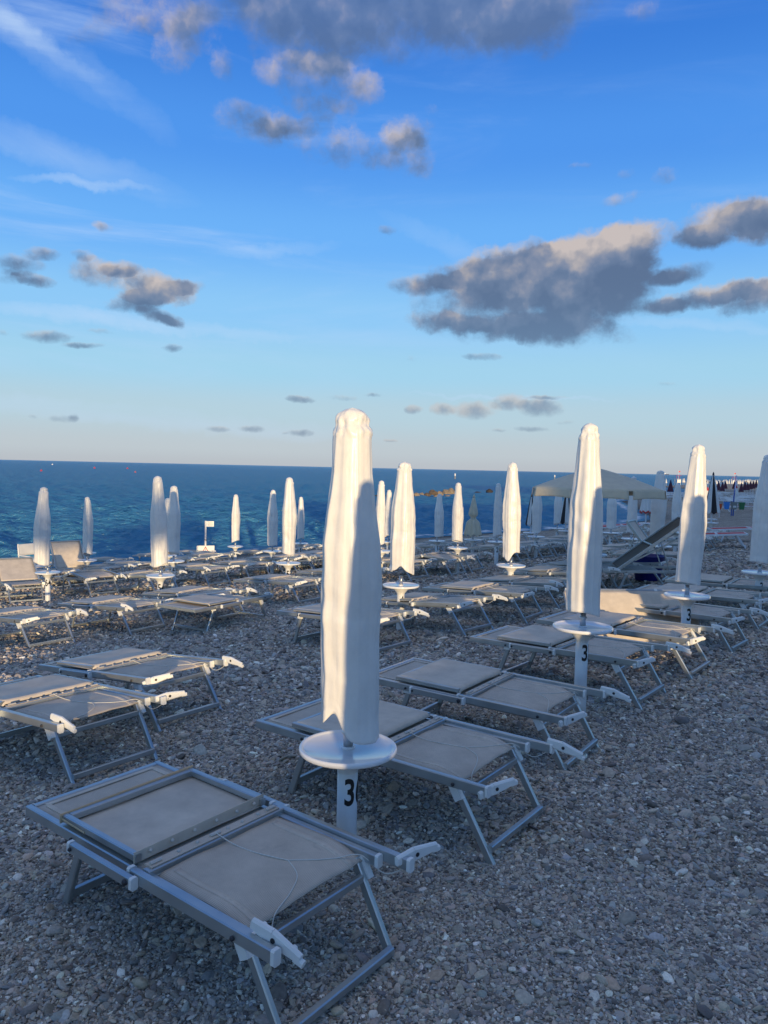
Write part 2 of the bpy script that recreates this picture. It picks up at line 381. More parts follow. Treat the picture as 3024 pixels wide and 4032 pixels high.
# ------------------------------------------------------------------ sea
def sea_mat():
    m = bpy.data.materials.new('sea water')
    nt, N, L = nodes_of(m)
    b = N['Principled BSDF']; b.inputs['Base Color'].default_value = (.026,.115,.200,1); b.inputs['Roughness'].default_value = .16; b.inputs['Specular IOR Level'].default_value = .42
    b.inputs['IOR'].default_value = 1.33
    tc = N.new('ShaderNodeTexCoord'); geo = N.new('ShaderNodeNewGeometry')
    mp = N.new('ShaderNodeMapping'); mp.inputs['Rotation'].default_value = (0,0,R(12)); mp.inputs['Scale'].default_value = (.7,1.3,1); L.new(geo.outputs['Position'], mp.inputs[0])
    n = N.new('ShaderNodeTexNoise'); n.inputs['Scale'].default_value = 2.0; n.inputs['Detail'].default_value = 9; n.inputs['Roughness'].default_value = .6; L.new(mp.outputs[0], n.inputs['Vector'])
    n2 = N.new('ShaderNodeTexNoise'); n2.inputs['Scale'].default_value = .12; n2.inputs['Detail'].default_value = 8; n2.inputs['Roughness'].default_value = .6; L.new(mp.outputs[0], n2.inputs['Vector'])
    ad = N.new('ShaderNodeMath'); ad.operation = 'MULTIPLY_ADD'; ad.inputs[1].default_value = .3; L.new(n2.outputs['Fac'], ad.inputs[0]); L.new(n.outputs['Fac'], ad.inputs[2])
    bp = N.new('ShaderNodeBump'); bp.inputs['Strength'].default_value = 1; bp.inputs['Distance'].default_value = .75
    L.new(ad.outputs[0], bp.inputs['Height'])
    at = N.new('ShaderNodeAttribute'); at.attribute_name = 'foam'
    n3 = N.new('ShaderNodeTexNoise'); n3.inputs['Scale'].default_value = 1.1; n3.inputs['Detail'].default_value = 8; n3.inputs['Roughness'].default_value = .7; L.new(mp.outputs[0], n3.inputs['Vector'])
    ad2 = N.new('ShaderNodeMath'); ad2.operation = 'ADD'; L.new(at.outputs['Fac'], ad2.inputs[0]); L.new(n3.outputs['Fac'], ad2.inputs[1])
    mr = N.new('ShaderNodeMapRange'); mr.inputs[1].default_value = .98; mr.inputs[2].default_value = 1.15; L.new(ad2.outputs[0], mr.inputs[0])
    body = N.new('ShaderNodeBsdfDiffuse'); body.inputs[0].default_value = (.064,.285,.475,1)
    L.new(bp.outputs[0], body.inputs['Normal']); gl = N.new('ShaderNodeBsdfGlossy'); gl.inputs['Roughness'].default_value = .18; L.new(bp.outputs[0], gl.inputs['Normal'])
    fr = N.new('ShaderNodeFresnel'); fr.inputs['IOR'].default_value = 1.33; L.new(bp.outputs[0], fr.inputs['Normal'])
    fm = N.new('ShaderNodeMapRange'); fm.inputs[1].default_value = 0; fm.inputs[2].default_value = 1; fm.inputs[3].default_value = .04; fm.inputs[4].default_value = .60; L.new(fr.outputs[0], fm.inputs[0])
    wm_ = N.new('ShaderNodeMixShader'); L.new(fm.outputs[0], wm_.inputs[0]); L.new(body.outputs[0], wm_.inputs[1]); L.new(gl.outputs[0], wm_.inputs[2])
    N.remove(b); b = wm_
    df = N.new('ShaderNodeBsdfDiffuse'); df.inputs[0].default_value = (.75,.77,.78,1)
    ms = N.new('ShaderNodeMixShader'); L.new(mr.outputs[0], ms.inputs[0]); L.new(b.outputs[0], ms.inputs[1]); L.new(df.outputs[0], ms.inputs[2])
    L.new(ms.outputs[0], N['Material Output'].inputs[0])
    return m
az = np.concatenate([np.linspace(-110,-40,40)[:-1], np.linspace(-40,36,760), np.linspace(36,110,40)[1:]])
inv = np.linspace(1/13., 1/420., 430)
rr = np.concatenate([1/inv, 420*np.exp(np.linspace(0, math.log(40000/420), 60))[1:]])
X, Y, F = polar_grid(np.radians(az), rr)
H = np.zeros_like(X)
wr = np.random.default_rng(11)
RR = np.hypot(X, Y)
for i in range(96):
    lam = 0.30*(3.6/.30)**(wr.uniform()**1.15)
    th = R(-98)+wr.normal(0, .5)
    k = 2*math.pi/lam; ph = wr.uniform(0, 6.28)
    A = .0105*lam**.8
    fade = np.clip((lam*180-RR)/(lam*90), 0, 1)
    w = np.sin(k*(X*math.cos(th)+Y*math.sin(th))+ph+.6*np.sin(X*.07+i)+.5*np.sin(Y*.05+2*i))
    H += A*fade*(w+.35*(w*w-.5))
s_, a_ = sa(X, Y); ds = s_-np.interp(a_, SHx, SHy)
H *= np.clip(.35+ds/8, .35, 1)
sea = np_mesh('sea', np.stack([X,Y,SEA_Z+H],1), F, sea_mat())
foam = np.clip(.50-np.abs(ds-.5)/2.0, 0, .50)+np.where((a_ > 26) & (ds < 9), .16*np.clip(1-ds/9,0,1), 0)
sea.data.attributes.new('foam','FLOAT','POINT').data.foreach_set('value', foam.astype(np.float32))
tag(sea, 'choppy dark blue sea reaching to the horizon', 'sea', kind='structure')

# ------------------------------------------------------------------ sun loungers
def rot_about(p, axis, ang):
    return Matrix.Translation(Vector(p))@Matrix.Rotation(ang, 4, axis)@Matrix.Translation(-Vector(p))
def caps(parent, pts, T=None, d=(.014,.030,.047)):
    for p in pts:
        mb = MB(); mb.box(p, d, ch=.005); mb.build('end_cap', M['plastic'], parent, T)
def bolt(parent, p, side, T=None, r=.011):
    mb = MB(); mb.tube([(p[0],p[1],p[2]), (p[0],p[1]+side*.006,p[2]), (p[0],p[1]+side*.010,p[2])], [r,r,r*.5], 12); mb.build('bolt', M['dark'], parent, T)
def bracket_mb():
    # white moulded bracket, along +x from 0 to .17
    mb = MB()
    mb.bar((-.055,0,.004), (.02,0,.004), .020, .034, ch=.006, w1=.022, h1=.050)
    mb.bar((.02,0,.004), (.125,0,-.002), .022, .050, ch=.006, w1=.020, h1=.030)
    mb.bar((.105,0,-.010), (.138,0,-.012), .020, .022, ch=.005)
    mb.bar((-.03,.010,-.004), (-.03,.032,-.004), .016, .016, ch=.004)
    mb.bar((.085,.010,-.008), (.085,.030,-.008), .016, .016, ch=.004)
    mb.tube([(.03,-.012,.004),(.03,-.0135,.004)], [.008,.008], 10, 1)
    return mb
def head_fabric_fn(wob):
    def f(u, v):
        x = .805+.415*u; y = -.283+.566*v
        e = abs(2*v-1)
        z = .302-.010*math.sin(math.pi*u)*(1-e*e)-.036*max(0,u-.55)**2/.2025*(.9+.1*e)-.012*e**4*(1-u)
        z += .006*noise.noise((x*7+wob, y*7, wob))
        if e > .8: z += .006*math.sin((e-.8)/.2*math.pi)
        x += .006*math.sin(math.pi*v*2+wob)*u*u
        return (x, y, z)
    return f
def base_parts(root, seat_to=.80, wob=0.):
    mb = MB()
    for s in (-1, 1): mb.bar((.0,s*.297,.28), (1.275,s*.297,.28), .026, .042)
    mb.bar((.013,-.283,.28), (.013,.283,.28), .026, .040); mb.bar((.42,-.283,.272), (.42,.283,.272), .018, .018)
    bf = mb.build('base_frame', M['metal'], root)
    caps(bf, [(1.281, s*.297, .28) for s in (-1, 1)])
    for s in (-1, 1): bolt(bf, (.33, s*.311, .275), s, r=.007)
    mb = MB()
    def f(u, v):
        x = .03+(seat_to-.03)*u; y = -.283+.566*v; e = abs(2*v-1)
        return (x, y, .2945-.010*math.sin(math.pi*u)*(1-e**4)+.003*noise.noise((x*6, y*6, wob)))
    mb.sheet(f, 22, 16); fb = mb.build('seat_fabric', M['mesh'], root)
    for s in (-1, 1):
        mb = MB(); mb.box((.15, s*.245, .2975), (.20,.022,.003)); mb.build('hem', M['fabric'], fb)
    mb = MB(); mb.box((.045,0,.2985), (.020,.50,.003)); mb.build('hem', M['fabric'], fb)
    for s in (-1, 1):
        mb = MB(); mb.bar((1.195,s*.268,.272), (1.395,s*.261,-.052), .021, .034, up=(1,0,.7)); mb.build('leg', M['metal'], root)
        mb = MB(); mb.bar((.345,s*.276,.262), (.222,s*.273,-.052), .021, .034, up=(1,0,-.4)); mb.build('leg', M['metal'], root)
        mb = MB(); mb.box((1.222, s*.288, .238), (.040,.026,.080), Matrix.Rotation(-.55,3,'Y'), ch=0); mb.build('leg_clamp', M['plastic'], root)
        mb = MB(); mb.box((.335, s*.283, .252), (.055,.026,.035), ch=.005); mb.build('leg_clamp', M['plastic'], root)
    mb = MB(); mb.bar((1.378,-.256,.012), (1.378,.256,.012), .026, .030); mb.build('leg_brace', M['metal'], root)
    mb = MB(); mb.bar((1.236,-.258,.216), (1.236,.258,.216), .022, .030); mb.build('leg_brace', M['metal'], root)
    mb = MB(); mb.bar((.236,-.266,.012), (.236,.266,.012), .026, .030); mb.build('leg_brace', M['metal'], root)
    return bf
def top_parts(root, frame_up=False, T1=None, T2=None, wob=0., swing=0, cord=True):
    # folded canopy (moves with the short arms), long arms with brackets
    for s in (-1, 1):
        mb = MB(); mb.bar((.405,s*.3535,.288), (.765,s*.3535,.288), .024, .038); a = mb.build('canopy_arm', M['metal'], root, T1)
        caps(a, [(.400,s*.3535,.288), (.770,s*.3535,.288)], T1, (.014,.028,.043)); bolt(a, (.742,s*.3655,.288), s, T1); bolt(a, (.415,s*.3655,.288), s, T1, .007)
        mb = MB(); mb.bar((.725,s*.3255,.294), (1.392,s*.3255,.294), .026, .044); a = mb.build('long_arm', M['metal'], root, T2)
        caps(a, [(.720,s*.3255,.294), (1.398,s*.3255,.294)], T2, (.014,.030,.049)); bolt(a, (1.235,s*.3385,.288), s, T2, .008)
    # brackets
    cfg = [(-1, (1.335,-.300,.322), 8, 14), (1, (1.372,.352,.302), 74, -4)] if swing == 0 else [(1, (1.425,.330,.312), 4, 10), (-1, (1.395,-.300,.285), 62, -14)] if swing == 1 else [(1, (1.41,.352,.300), 80, -4), (-1, (1.36,-.300,.325), -8, 12)]
    for s, p, yaw, dip in cfg:
        Tm = Matrix.Translation(p)@Matrix.Rotation(R(yaw),4,'Z')@Matrix.Rotation(R(dip),4,'Y')
        if T2 is not None: Tm = T2@Tm
        bracket_mb().build('bracket', [M['plastic'],M['dark']], root, Tm)
    mb = MB(); mb.bar((.778,-.312,.302), (.778,.312,.302), .034, .034); cb = mb.build('crossbar', M['metal'], root, T2)
    mb = MB(); mb.box((.768,0,.3215), (.040,.590,.004)); mb.build('strap', M['mesh'], cb, T2)
    for y in (-.17,-.09,.05,.12,.20):
        mb = MB(); mb.tube([(.768,y,.322),(.768,y,.328),(.768,y,.330)], [.007,.007,.003], 10); mb.build('stud', M['stud'], cb, T2)
    for y in (-.265,-.01,.265):
        mb = MB(); mb.bar((.768,y-.022,.327), (.768,y+.022,.327), .014, .010, ch=.004); mb.build('stud', M['stud'], cb, T2)
    mb = MB(); mb.sheet(head_fabric_fn(wob), 22, 22, .004); hf = mb.build('head_fabric', M['mesh'], root, T2)
    for s in (-1, 1):
        f = head_fabric_fn(wob); mb = MB()
        def strip(u, v, f=f, s=s):
            p_ = f(.06+.93*u, .5+s*.40+(v-.5)*.045); return (p_[0], p_[1], p_[2]+.0022)
        mb.sheet(strip, 14, 2, .002); mb.build('hem', M['fabric'], hf, T2)
    mb = MB()
    for s in (-1, 1): mb.bar((.250,s*.288,.325), (.705,s*.288,.325), .024, .028)
    mb.bar((.262,-.276,.325), (.262,.276,.325), .024, .028)
    mb.build('canopy_frame', M['metal'], root, T1)
    mb = MB()
    if frame_up:
        def f(u, v):
            x = .268+.43*u; y = -.290+.58*v; e = abs(2*v-1)
            return (x, y, .3085-.004*math.sin(math.pi*u)*(1-e*e)+.003*noise.noise((x*5,y*5,2.2)))
        mb.sheet(f, 16, 16)
        mb.bar((.698,-.302,.327), (.690,.302,.330), .004, .040, ch=.001)
        cf = mb.build('canopy_fabric', M['fabric'], root, T1)
        mb = MB(); mb.bar((.2475,-.310,.326), (.2475,.305,.330), .003, .036, ch=.001); mb.bar((.249,-.3025,.324), (.40,-.3025,.319), .003, .008, ch=.001)
        mb.build('hem', M['stain'], cf, T1)
    else:
        def f(u, v):
            x = .244+.470*u; y = -.300+.60*v; e = abs(2*v-1); k = abs(2*u-1)
            z = .3415-.007*math.sin(math.pi*u)*(1-e**3)+.006*noise.noise((x*5,y*5,wob+.4))
            if e > .93: z -= (e-.93)/.07*.024
            if u < .05: z -= (.05-u)/.05*.012
            if u > .96: z -= (u-.96)/.04*.022
            return (x, y, z)
        mb.sheet(f, 26, 30); cf = mb.build('canopy_fabric', M['fabric'], root, T1)
    for y in (-.24,-.15,-.05,.05,.15,.24) if frame_up else ():
        mb = MB(); x = .702 if frame_up else .708; z = .332 if frame_up else .334
        mb.tube([(x,y,z),(x+.005,y,z+.004),(x+.006,y,z+.005)], [.007,.007,.003], 8); mb.build('stud', M['stud'], cf, T1)
    if cord:
        mb = MB(); f = head_fabric_fn(wob)
        def on(u, v, h=.004): p = f(u, v); return (p[0], p[1], p[2]+h)
        def spl(P, n=6):
            out = []
            for i in range(len(P)-1):
                p0, p1, p2, p3 = [Vector(P[max(0,min(len(P)-1,i+k))]) for k in (-1,0,1,2)]
                for j in range(n):
                    t = j/n
                    out.append(.5*((2*p1)+(p2-p0)*t+(2*p0-5*p1+4*p2-p3)*t*t+(3*p1-p0-3*p2+p3)*t**3))
            return out+[Vector(P[-1])]
        r = .0021
        mb.tube(spl([(.768,-.01,.332),(.80,.0,.318),on(.12,.53),on(.35,.56),on(.62,.62)]), r, 6)
        mb.tube(spl([on(.62,.62),on(.78,.75),on(.86,.86),(1.22,.27,.29),(1.30,.31,.235),(1.37,.345,.27),(1.40,.36,.298)]), r, 6)
        mb.tube(spl([on(.62,.62),on(.82,.55),on(.93,.40),on(1.0,.22),(1.25,-.20,.22),(1.30,-.28,.30)]), r, 6)
        mb.build('cord', M['cord'], root, T2)
def make_lounger(kind, swing=1, wob=0.):
    root = empty('sun_lounger')
    base_parts(root, wob=wob)
    if kind == 'flat': top_parts(root, False, swing=swing, wob=wob)
    elif kind == 'frame_up': top_parts(root, True, swing=0, wob=wob)
    elif kind == 'peaked':
        top_parts(root, False, rot_about((.40,0,.288),'Y',-R(13)), rot_about((1.36,0,.294),'Y',R(8)), swing=swing, wob=wob, cord=False)
    elif kind in ('back_up', 'back_low', 'head_up'):
        if kind in ('back_up','back_low'): T = rot_about((.70,0,.30),'Y',R(56 if kind == 'back_up' else 33)); x0, x1 = .70, -.02
        else: T = rot_about((.20,0,.30),'Y',-R(36)); x0, x1 = .20, 1.46
        mb = MB()
        for s in (-1, 1): mb.bar((x0,s*.322,.30), (x1,s*.322,.30), .026, .044)
        mb.bar((x1,-.31,.30), (x1,.31,.30), .026, .040)
        if kind == 'head_up': mb.bar((.82,-.31,.30), (.82,.31,.30), .026, .036)
        fr = mb.build('back_frame', M['metal'], root, T)
        segs = [(x0+.04*(1 if x1 > x0 else -1), x1)] if kind != 'head_up' else [(.24,.80), (.84,1.44)]
        for a, b in segs:
            mb = MB()
            def f(u, v, a=a, b=b): return (a+(b-a)*u, -.308+.616*v, .302-.012*math.sin(math.pi*u)*math.sin(math.pi*v))
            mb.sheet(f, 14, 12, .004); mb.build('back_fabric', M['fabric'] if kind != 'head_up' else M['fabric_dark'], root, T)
        mb = MB()
        for s in (-1, 1):
            q = T@Vector((.25 if kind != 'head_up' else .95, s*.300, .29)); mb.bar((.95 if kind == 'head_up' else .30, s*.276,.29), q, .018, .018)
        mb.build('back_prop', M['metal'], root)
        if kind != 'head_up':
            mb = MB(); mb.sheet(head_fabric_fn(wob), 12, 12, .004); mb.build('head_fabric', M['mesh'], root)
        else:
            mb = MB()
            for s in (-1, 1): mb.bar((.50,s*.27,.33), (1.30,s*.27,.33), .022, .028)
            mb.bar((.51,-.26,.33), (.51,.26,.33), .022, .026); mb.bar((1.29,-.26,.33), (1.29,.26,.33), .022, .026)
            mb.build('canopy_frame', M['metal'], root, rot_about((.24,0,.30),'Y',-R(27)))
        for s, p, yaw in ((1,(1.30,.31,.27),70),(-1,(1.30,-.30,.28),30)):
            bracket_mb().build('bracket', [M['plastic'],M['dark']], root, Matrix.Translation(p)@Matrix.Rotation(R(yaw),4,'Z')@Matrix.Rotation(R(25),4,'Y'))
    return root
def make_far_lounger(fab, met, length=1.75):
    root = empty('sun_lounger')
    mb = MB()
    for s in (-1, 1): mb.bar((0,s*.31,.33), (length,s*.31,.33), .035, .045)
    mb.bar((.015,-.3,.33), (.015,.3,.33), .03, .04); mb.bar((length-.015,-.3,.33), (length-.015,.3,.33), .03, .04); mb.bar((.6*length,-.3,.345), (.6*length,.3,.345), .035, .035)
    mb.build('base_frame', met, root)
    mb = MB(); mb.sheet(lambda u, v: (.03+(length-.06)*u, -.29+.58*v, .345-.02*math.sin(math.pi*u)*math.sin(math.pi*v)), 10, 6, .006); mb.build('seat_fabric', fab, root)
    for x0, x1 in ((length-.25, length-.06), (.35,.22)):
        for s in (-1, 1):
            mb = MB(); mb.bar((x0,s*.28,.31), (x1,s*.28,-.02), .03, .036, up=(1,0,.4)); mb.build('leg', met, root)
        mb = MB(); mb.bar((x1,-.27,.03), (x1,.27,.03), .026, .03); mb.build('leg_brace', met, root)
    return root
PROTO = {}
def put_lounger(key, maker, x, y, yaw, label, group, anchor=1.39, tiltx=0., lift=.033, cat='sun lounger'):
    """x, y: the ground point between the two feet at the head end (anchor metres along the bed)."""
    if key not in PROTO: o = PROTO[key] = maker()
    else: o = copy_tree(PROTO[key])
    ca, sa_ = math.cos(yaw), math.sin(yaw)
    ox, oy = x-ca*anchor, y-sa_*anchor
    z1, z0 = gz(x, y), gz(ox+ca*.22, oy+sa_*.22)
    pitch = math.atan2(z0-z1, anchor-.22)
    o.rotation_euler = (tiltx, pitch, yaw)
    o.location = (ox, oy, z1+math.sin(pitch)*anchor+lift)
    tag(o, label, cat, group)
    return o
YAW = math.atan2(-.606, .795)
G_B = 'beige sling sun loungers set out in rows on the shingle'
def LG(kind, sw=1, wob=0.): return lambda: make_lounger(kind, sw, wob)
BEDS = [
 # key, kind, swing, x, y, dyaw, label
 ('hero','frame_up',0, -.087,2.344,0, 'grey lounger with folded canopy turned frame side up, beside the post numbered 36'),
 ('A','flat',1, .65,3.43,1, 'beige lounger partly hidden behind the table and post numbered 36'),
 ('B','flat',1, 1.21,4.46,3, 'beige lounger standing alone between the post numbered 36 and the post numbered 35'),
 ('A','flat',1, 2.01,5.58,-1, 'beige lounger passing behind the post numbered 35'),
 ('B','flat',1, 2.73,6.46,-1, 'lounger with a sunlit fabric end just in front of the lounger tipped on its side'),
 ('A','flat',2, 3.51,7.42,-3, 'lounger on the land side of the post numbered 34, its white bracket hanging straight down'),
 ('B','flat',1, 4.24,8.43,0, 'lounger with a wide beige canopy panel between the posts numbered 34 and 33'),
 ('A','flat',1, 5.02,9.47,2, 'lounger beside the post numbered 33, the last of its row in the picture'),
 ('C','flat',0, -1.47,4.23,0, 'lounger with a sun patch on its canopy, closest to the one turned frame side up'),
 ('A','flat',1, -1.28,5.14,0, 'lounger with streaks of sun on its canopy, just seaward of the sun-patched one'),
 ('B','flat',0, .15,7.55,-2, 'lounger whose two ends show on either side of the cover on post 36'),
 ('A','flat',1, 1.06,8.23,-4, 'lounger with a blue tag on its rail right behind the post numbered 44'),
 ('B','flat',2, 1.84,9.13,3, 'sunlit lounger in front of the post numbered 43'),
 ('C','flat',2, 2.45,10.02,0, 'lounger behind the post numbered 43, a white bracket pointing down at its end'),
 ('A','flat',1, 3.15,10.95,0, 'lounger half hidden behind the cover on post 35'),
 ('B','flat',1, -3.68,8.52,2, 'sunlit lounger cut by the edge of the picture, in front of the post numbered 64'),
 ('C','flat',0, -2.86,9.36,4, 'lounger between the posts numbered 64 and 54, on the land side of both'),
 ('A','flat',1, -2.00,10.17,5, 'lounger touching the one set crosswise, just beyond the post numbered 54'),
 ('B','flat',1, -1.05,11.52,1, 'lounger in front of the post numbered 53'),
 ('A','flat',1, -.15,12.6,2, 'lounger between the posts numbered 53 and 52, largely hidden by the cover on post 36'),
 ('C','flat',1, .71,14.34,-6, 'lounger just behind the cover on post 44, only its head end showing'),
 ('P','peaked',1, 1.51,14.95,0, 'lounger folded up into a low peak in front of the post numbered 51'),
 ('B','flat',0, 1.95,15.6,3, 'lounger behind the post numbered 51 with a white bracket sticking up'),
 ('A','flat',1, 3.31,17.65,3, 'shaded lounger right behind the cover on post 43'),
 ('B','flat',0, 3.95,18.2,-4, 'shaded lounger beyond the open parasol, first of three with legs in a line'),
 ('C','flat',1, 4.45,18.8,-6, 'shaded lounger beyond the open parasol, last of three with legs in a line'),
 ('P','peaked',1, -5.03,13.85,-6, 'lounger folded up into a low peak beside the post numbered 64'),
 ('UL','back_low',1, -6.10,13.10,-18, 'lounger with a raised sunlit backrest cut by the edge of the picture, beside post 64'),
 ('A','flat',0, -3.95,14.05,5, 'lounger directly behind the table on the post numbered 54'),
 ('C','flat',0, -3.20,15.05,-2, 'lounger in front of the warning board, a white bracket standing up at its end'),
 ('B','flat',1, -2.56,16.04,-8, 'lounger beside the post numbered 62, on the side towards the warning board'),
 ('A','flat',1, -1.7,16.95,2, 'lounger between the post numbered 62 and the post numbered 53'),
 ('B','flat',1, -.9,17.9,0, 'lounger just behind the table on the post numbered 53'),
]
for i, (k, kind, sw, x, y, dy, lab) in enumerate(BEDS):
    o_ = put_lounger(k, LG(kind, sw, {'A':.3,'B':1.7,'C':2.9}.get(k, .9)), x, y, YAW+R(dy), lab, G_B)
bpy.data.objects['sun_lounger'].rotation_euler.y += .012; bpy.data.objects['sun_lounger'].location.z += .004
put_lounger('C', None, -1.74, 10.22, math.atan2(1.17,.6)+R(-3), 'lounger set crosswise to all the others, in front of the post numbered 54', G_B)
put_lounger('R', LG('head_up'), 4.66, 11.35, YAW+R(30), 'tilted lounger with its long back raised high and its dark underside showing', G_B)
put_lounger('U', LG('back_up'), 5.70, 14.05, YAW+R(8), 'lounger with an upright taupe backrest behind the tilted dark one', G_B)
put_lounger('A', None, 4.60, 12.42, YAW+R(8), 'flat lounger standing over the dark blue tub', G_B)
put_lounger('B', None, 3.75, 11.75, YAW-R(3), 'flat lounger under the high end of the tilted one', G_B)
put_lounger('U', None, -6.35, 16.2, YAW-R(12), 'lounger with a raised sunlit backrest directly behind the cover on post 64', G_B)
def make_tipped():
    root = empty('sun_lounger'); mb = MB()
    for sd_ in (-1, 1): mb.bar((0,sd_*.30,.28),(1.34,sd_*.30,.28), .026,.042)
    for x in (.013,.70,1.327): mb.bar((x,-.287,.28),(x,.287,.28), .026,.036)
    bf = mb.build('base_frame', M['metal'], root); caps(bf, [(1.347, k*.30, .28) for k in (-1,1)])
    mb = MB(); mb.sheet(lambda u, v: (.005+1.33*u, -.322+.644*v, .304+.010*noise.noise((u*3,v*2,1.))+.006*math.sin(math.pi*u)), 30, 18, .004); mb.build('seat_fabric', M['fabric'], root)
    for x0, x1, y, z in ((.05,.98,.352,.262),(.42,1.30,.375,.22)):
        mb = MB(); mb.bar((x0,y,z),(x1,y,z), .026,.044); a_ = mb.build('canopy_arm', M['metal'], root); caps(a_, [(x0-.006,y,z),(x1+.006,y,z)], None, (.03,.032,.05))
    for k in (-1, 1):
        mb = MB(); mb.bar((.30,k*.26,.245),(.68,k*.26,.235), .021,.034); mb.build('leg', M['metal'], root)
        mb = MB(); mb.bar((1.10,k*.26,.245),(.74,k*.26,.235), .021,.034); mb.build('leg', M['metal'], root)
    return root
t = put_lounger('tipped', make_tipped, 3.35, 7.20, R(4), 'lounger tipped over onto its side behind the post numbered 34', G_B)
t.rotation_euler = (R(50), R(0), R(4)); t.location = (1.86, 7.86, gz(2.7,7.7)+.03)
# rows of look-alikes further down the beach
G_C = 'loungers crowded along the shady stretch of beach'
G_D = 'loungers in the sun close to the water'
LB_C = 'one of many shaded flat loungers crowded together beyond the open parasol'
LB_D = 'one of the flat loungers crowded together near the water'
kk = 0
def row(s0, a_list, lab, grp, js=.12, ja=.1, jy=6):
    global kk
    for a in a_list:
        x, y = pos_sa(s0+rnd.uniform(-js,js), a+rnd.uniform(-ja,ja)); kk += 1
        put_lounger('ABC'[kk%3], None, x, y, YAW+R(rnd.uniform(-jy,jy)), lab, grp)
row(4.9, (14.9,16.1,17.3,18.5,19.7), LB_C, G_C)
row(5.5, (21.5,22.4,24.0), LB_C, G_C, .03, .05)
row(7.9, (18.8,19.8,20.7,22.1,23.3,24.6), LB_C, G_C)
row(10.9, (14.0,15.2,16.6,17.8,19.0,20.2,21.6), LB_C, G_C)
row(11.8, (12.3,13.2,14.1), LB_D, G_D)
row(14.8, (7.3,8.4,9.6,10.8,12.0,13.2,14.4,15.6,16.8), LB_D, G_D, .3)
row(17.4, (9.2,10.4,11.7,12.9,14.2), LB_D, G_D, .25)
for x, y, d in ((8.1,27.5,15),(9.4,28.4,-10),(10.3,29.8,5)):
    put_lounger('redbed', lambda: make_far_lounger(M['red_canvas'], M['whitemetal']), x, y, YAW+R(40+d), 'lounger with red fabric among the shaded ones near the water', 'red fabric loungers', 1.6)
put_lounger('redbed', None, 10.9, 21.6, YAW+R(28), 'lounger with dark red fabric standing alone on the open shingle', 'red fabric loungers', 1.6)
put_lounger('redbed', None, 9.0, 19.3, YAW+R(20), 'lounger with dark red fabric beside the black and white closed umbrella', 'red fabric loungers', 1.6)

# ------------------------------------------------------------------ closed umbrellas in white covers
PT = [0,.006,.018,.040,.075,.20,.42,.56,.80,1.0]
def cover(seed, Lc=1.33, sc_=1., bul=0., low=1., hem=(.02,.0,.0), dome=True, notch=None, segs=112, rings=96, flat=.86, fold=1., top=.003):
    g = random.Random(seed)
    PR = [0,.030+top*.6,.050+top,.062+top,.071+top,.086+top*.4,.124+bul,.131+bul,.130*low,.126*low]
    ks = [(k, g.uniform(0,6.28), g.uniform(-1.2,1.2), g.uniform(.6,1.2)*{2:.45,3:.6,5:.8,7:.7,9:.45,13:.25}[k]) for k in (2,3,5,7,9,13)]
    th0 = g.uniform(0,6.28); vs, fs = [], []
    dents = [(g.uniform(0,6.28), g.uniform(.45,.95), g.uniform(.25,.6), g.uniform(.03,.08), g.uniform(-.011,.009)) for _ in range(11)]
    for j in range(rings+1):
        t = (j/rings)**1.15
        base = float(np.interp(t, PT, PR))*sc_
        A = .035+.085*min(1,t/.25)*(1-.35*max(0,(t-.6)/.4))
        for i in range(segs):
            th = 2*math.pi*i/segs
            f = 0
            for k, ph, tw, am in ks: f += am*(1-2*abs(math.sin((k*th+ph+tw*t)/2))**.8)
            r = base*(1+A*.40*fold*f)
            x, y = r*math.cos(th), r*math.sin(th)*flat
            q = noise.noise((x*8+seed*3.1, y*8, t*3))*.006+noise.noise((x*22+seed, y*22, t*14))*.0035
            for dt, dz, wt, wz, am in dents:
                d = (th-dt+math.pi)%(2*math.pi)-math.pi
                e = (d/wt)**2+((t-dz-.05*d)/wz)**2
                if e < 6: q += am*math.exp(-e)
            if t < .09: q += noise.noise((x*40+seed, y*40, t*60))*.011*min(1,t/.02)
            if dome and .030 < t < .075: q -= .010*math.exp(-((t-.048)/.010)**2)*(.4+.6*abs(math.cos(th+1.0)))
            if t > .955: q += .0028
            q -= .0035*math.exp(-((t-.64-.004*math.sin(th*2))/.006)**2)
            q += .0045*math.exp(-(((th+1.25+math.pi)%(2*math.pi)-math.pi)/.035)**2)*min(1,t*6)
            hz = hem[0]*math.cos(th-hem[1])+hem[2]*math.cos(2*th-hem[1])
            if notch: hz -= notch[1]*math.exp(-(((th-notch[0]+math.pi)%(2*math.pi)-math.pi)/notch[2])**2)
            r2 = max(.002, r+q*min(1, t/.02)) if t > 0 else .0
            z = -t*(Lc+hz*max(0,(t-.4)/.6)**1.5)
            sw = .004*math.sin(3*t+seed)*t
            vs.append((r2*math.cos(th)+sw, r2*math.sin(th)*flat, z))
    for j in range(rings):
        for i in range(segs):
            fs.append((j*segs+i, (j+1)*segs+i, (j+1)*segs+(i+1)%segs, j*segs+(i+1)%segs))
    me = bpy.data.meshes.new('cover'); me.from_pydata(vs, [], fs); me.materials.append(M['cover'])
    me.polygons.foreach_set('use_smooth', [True]*len(fs)); me.update(); return me
CAM = math.radians
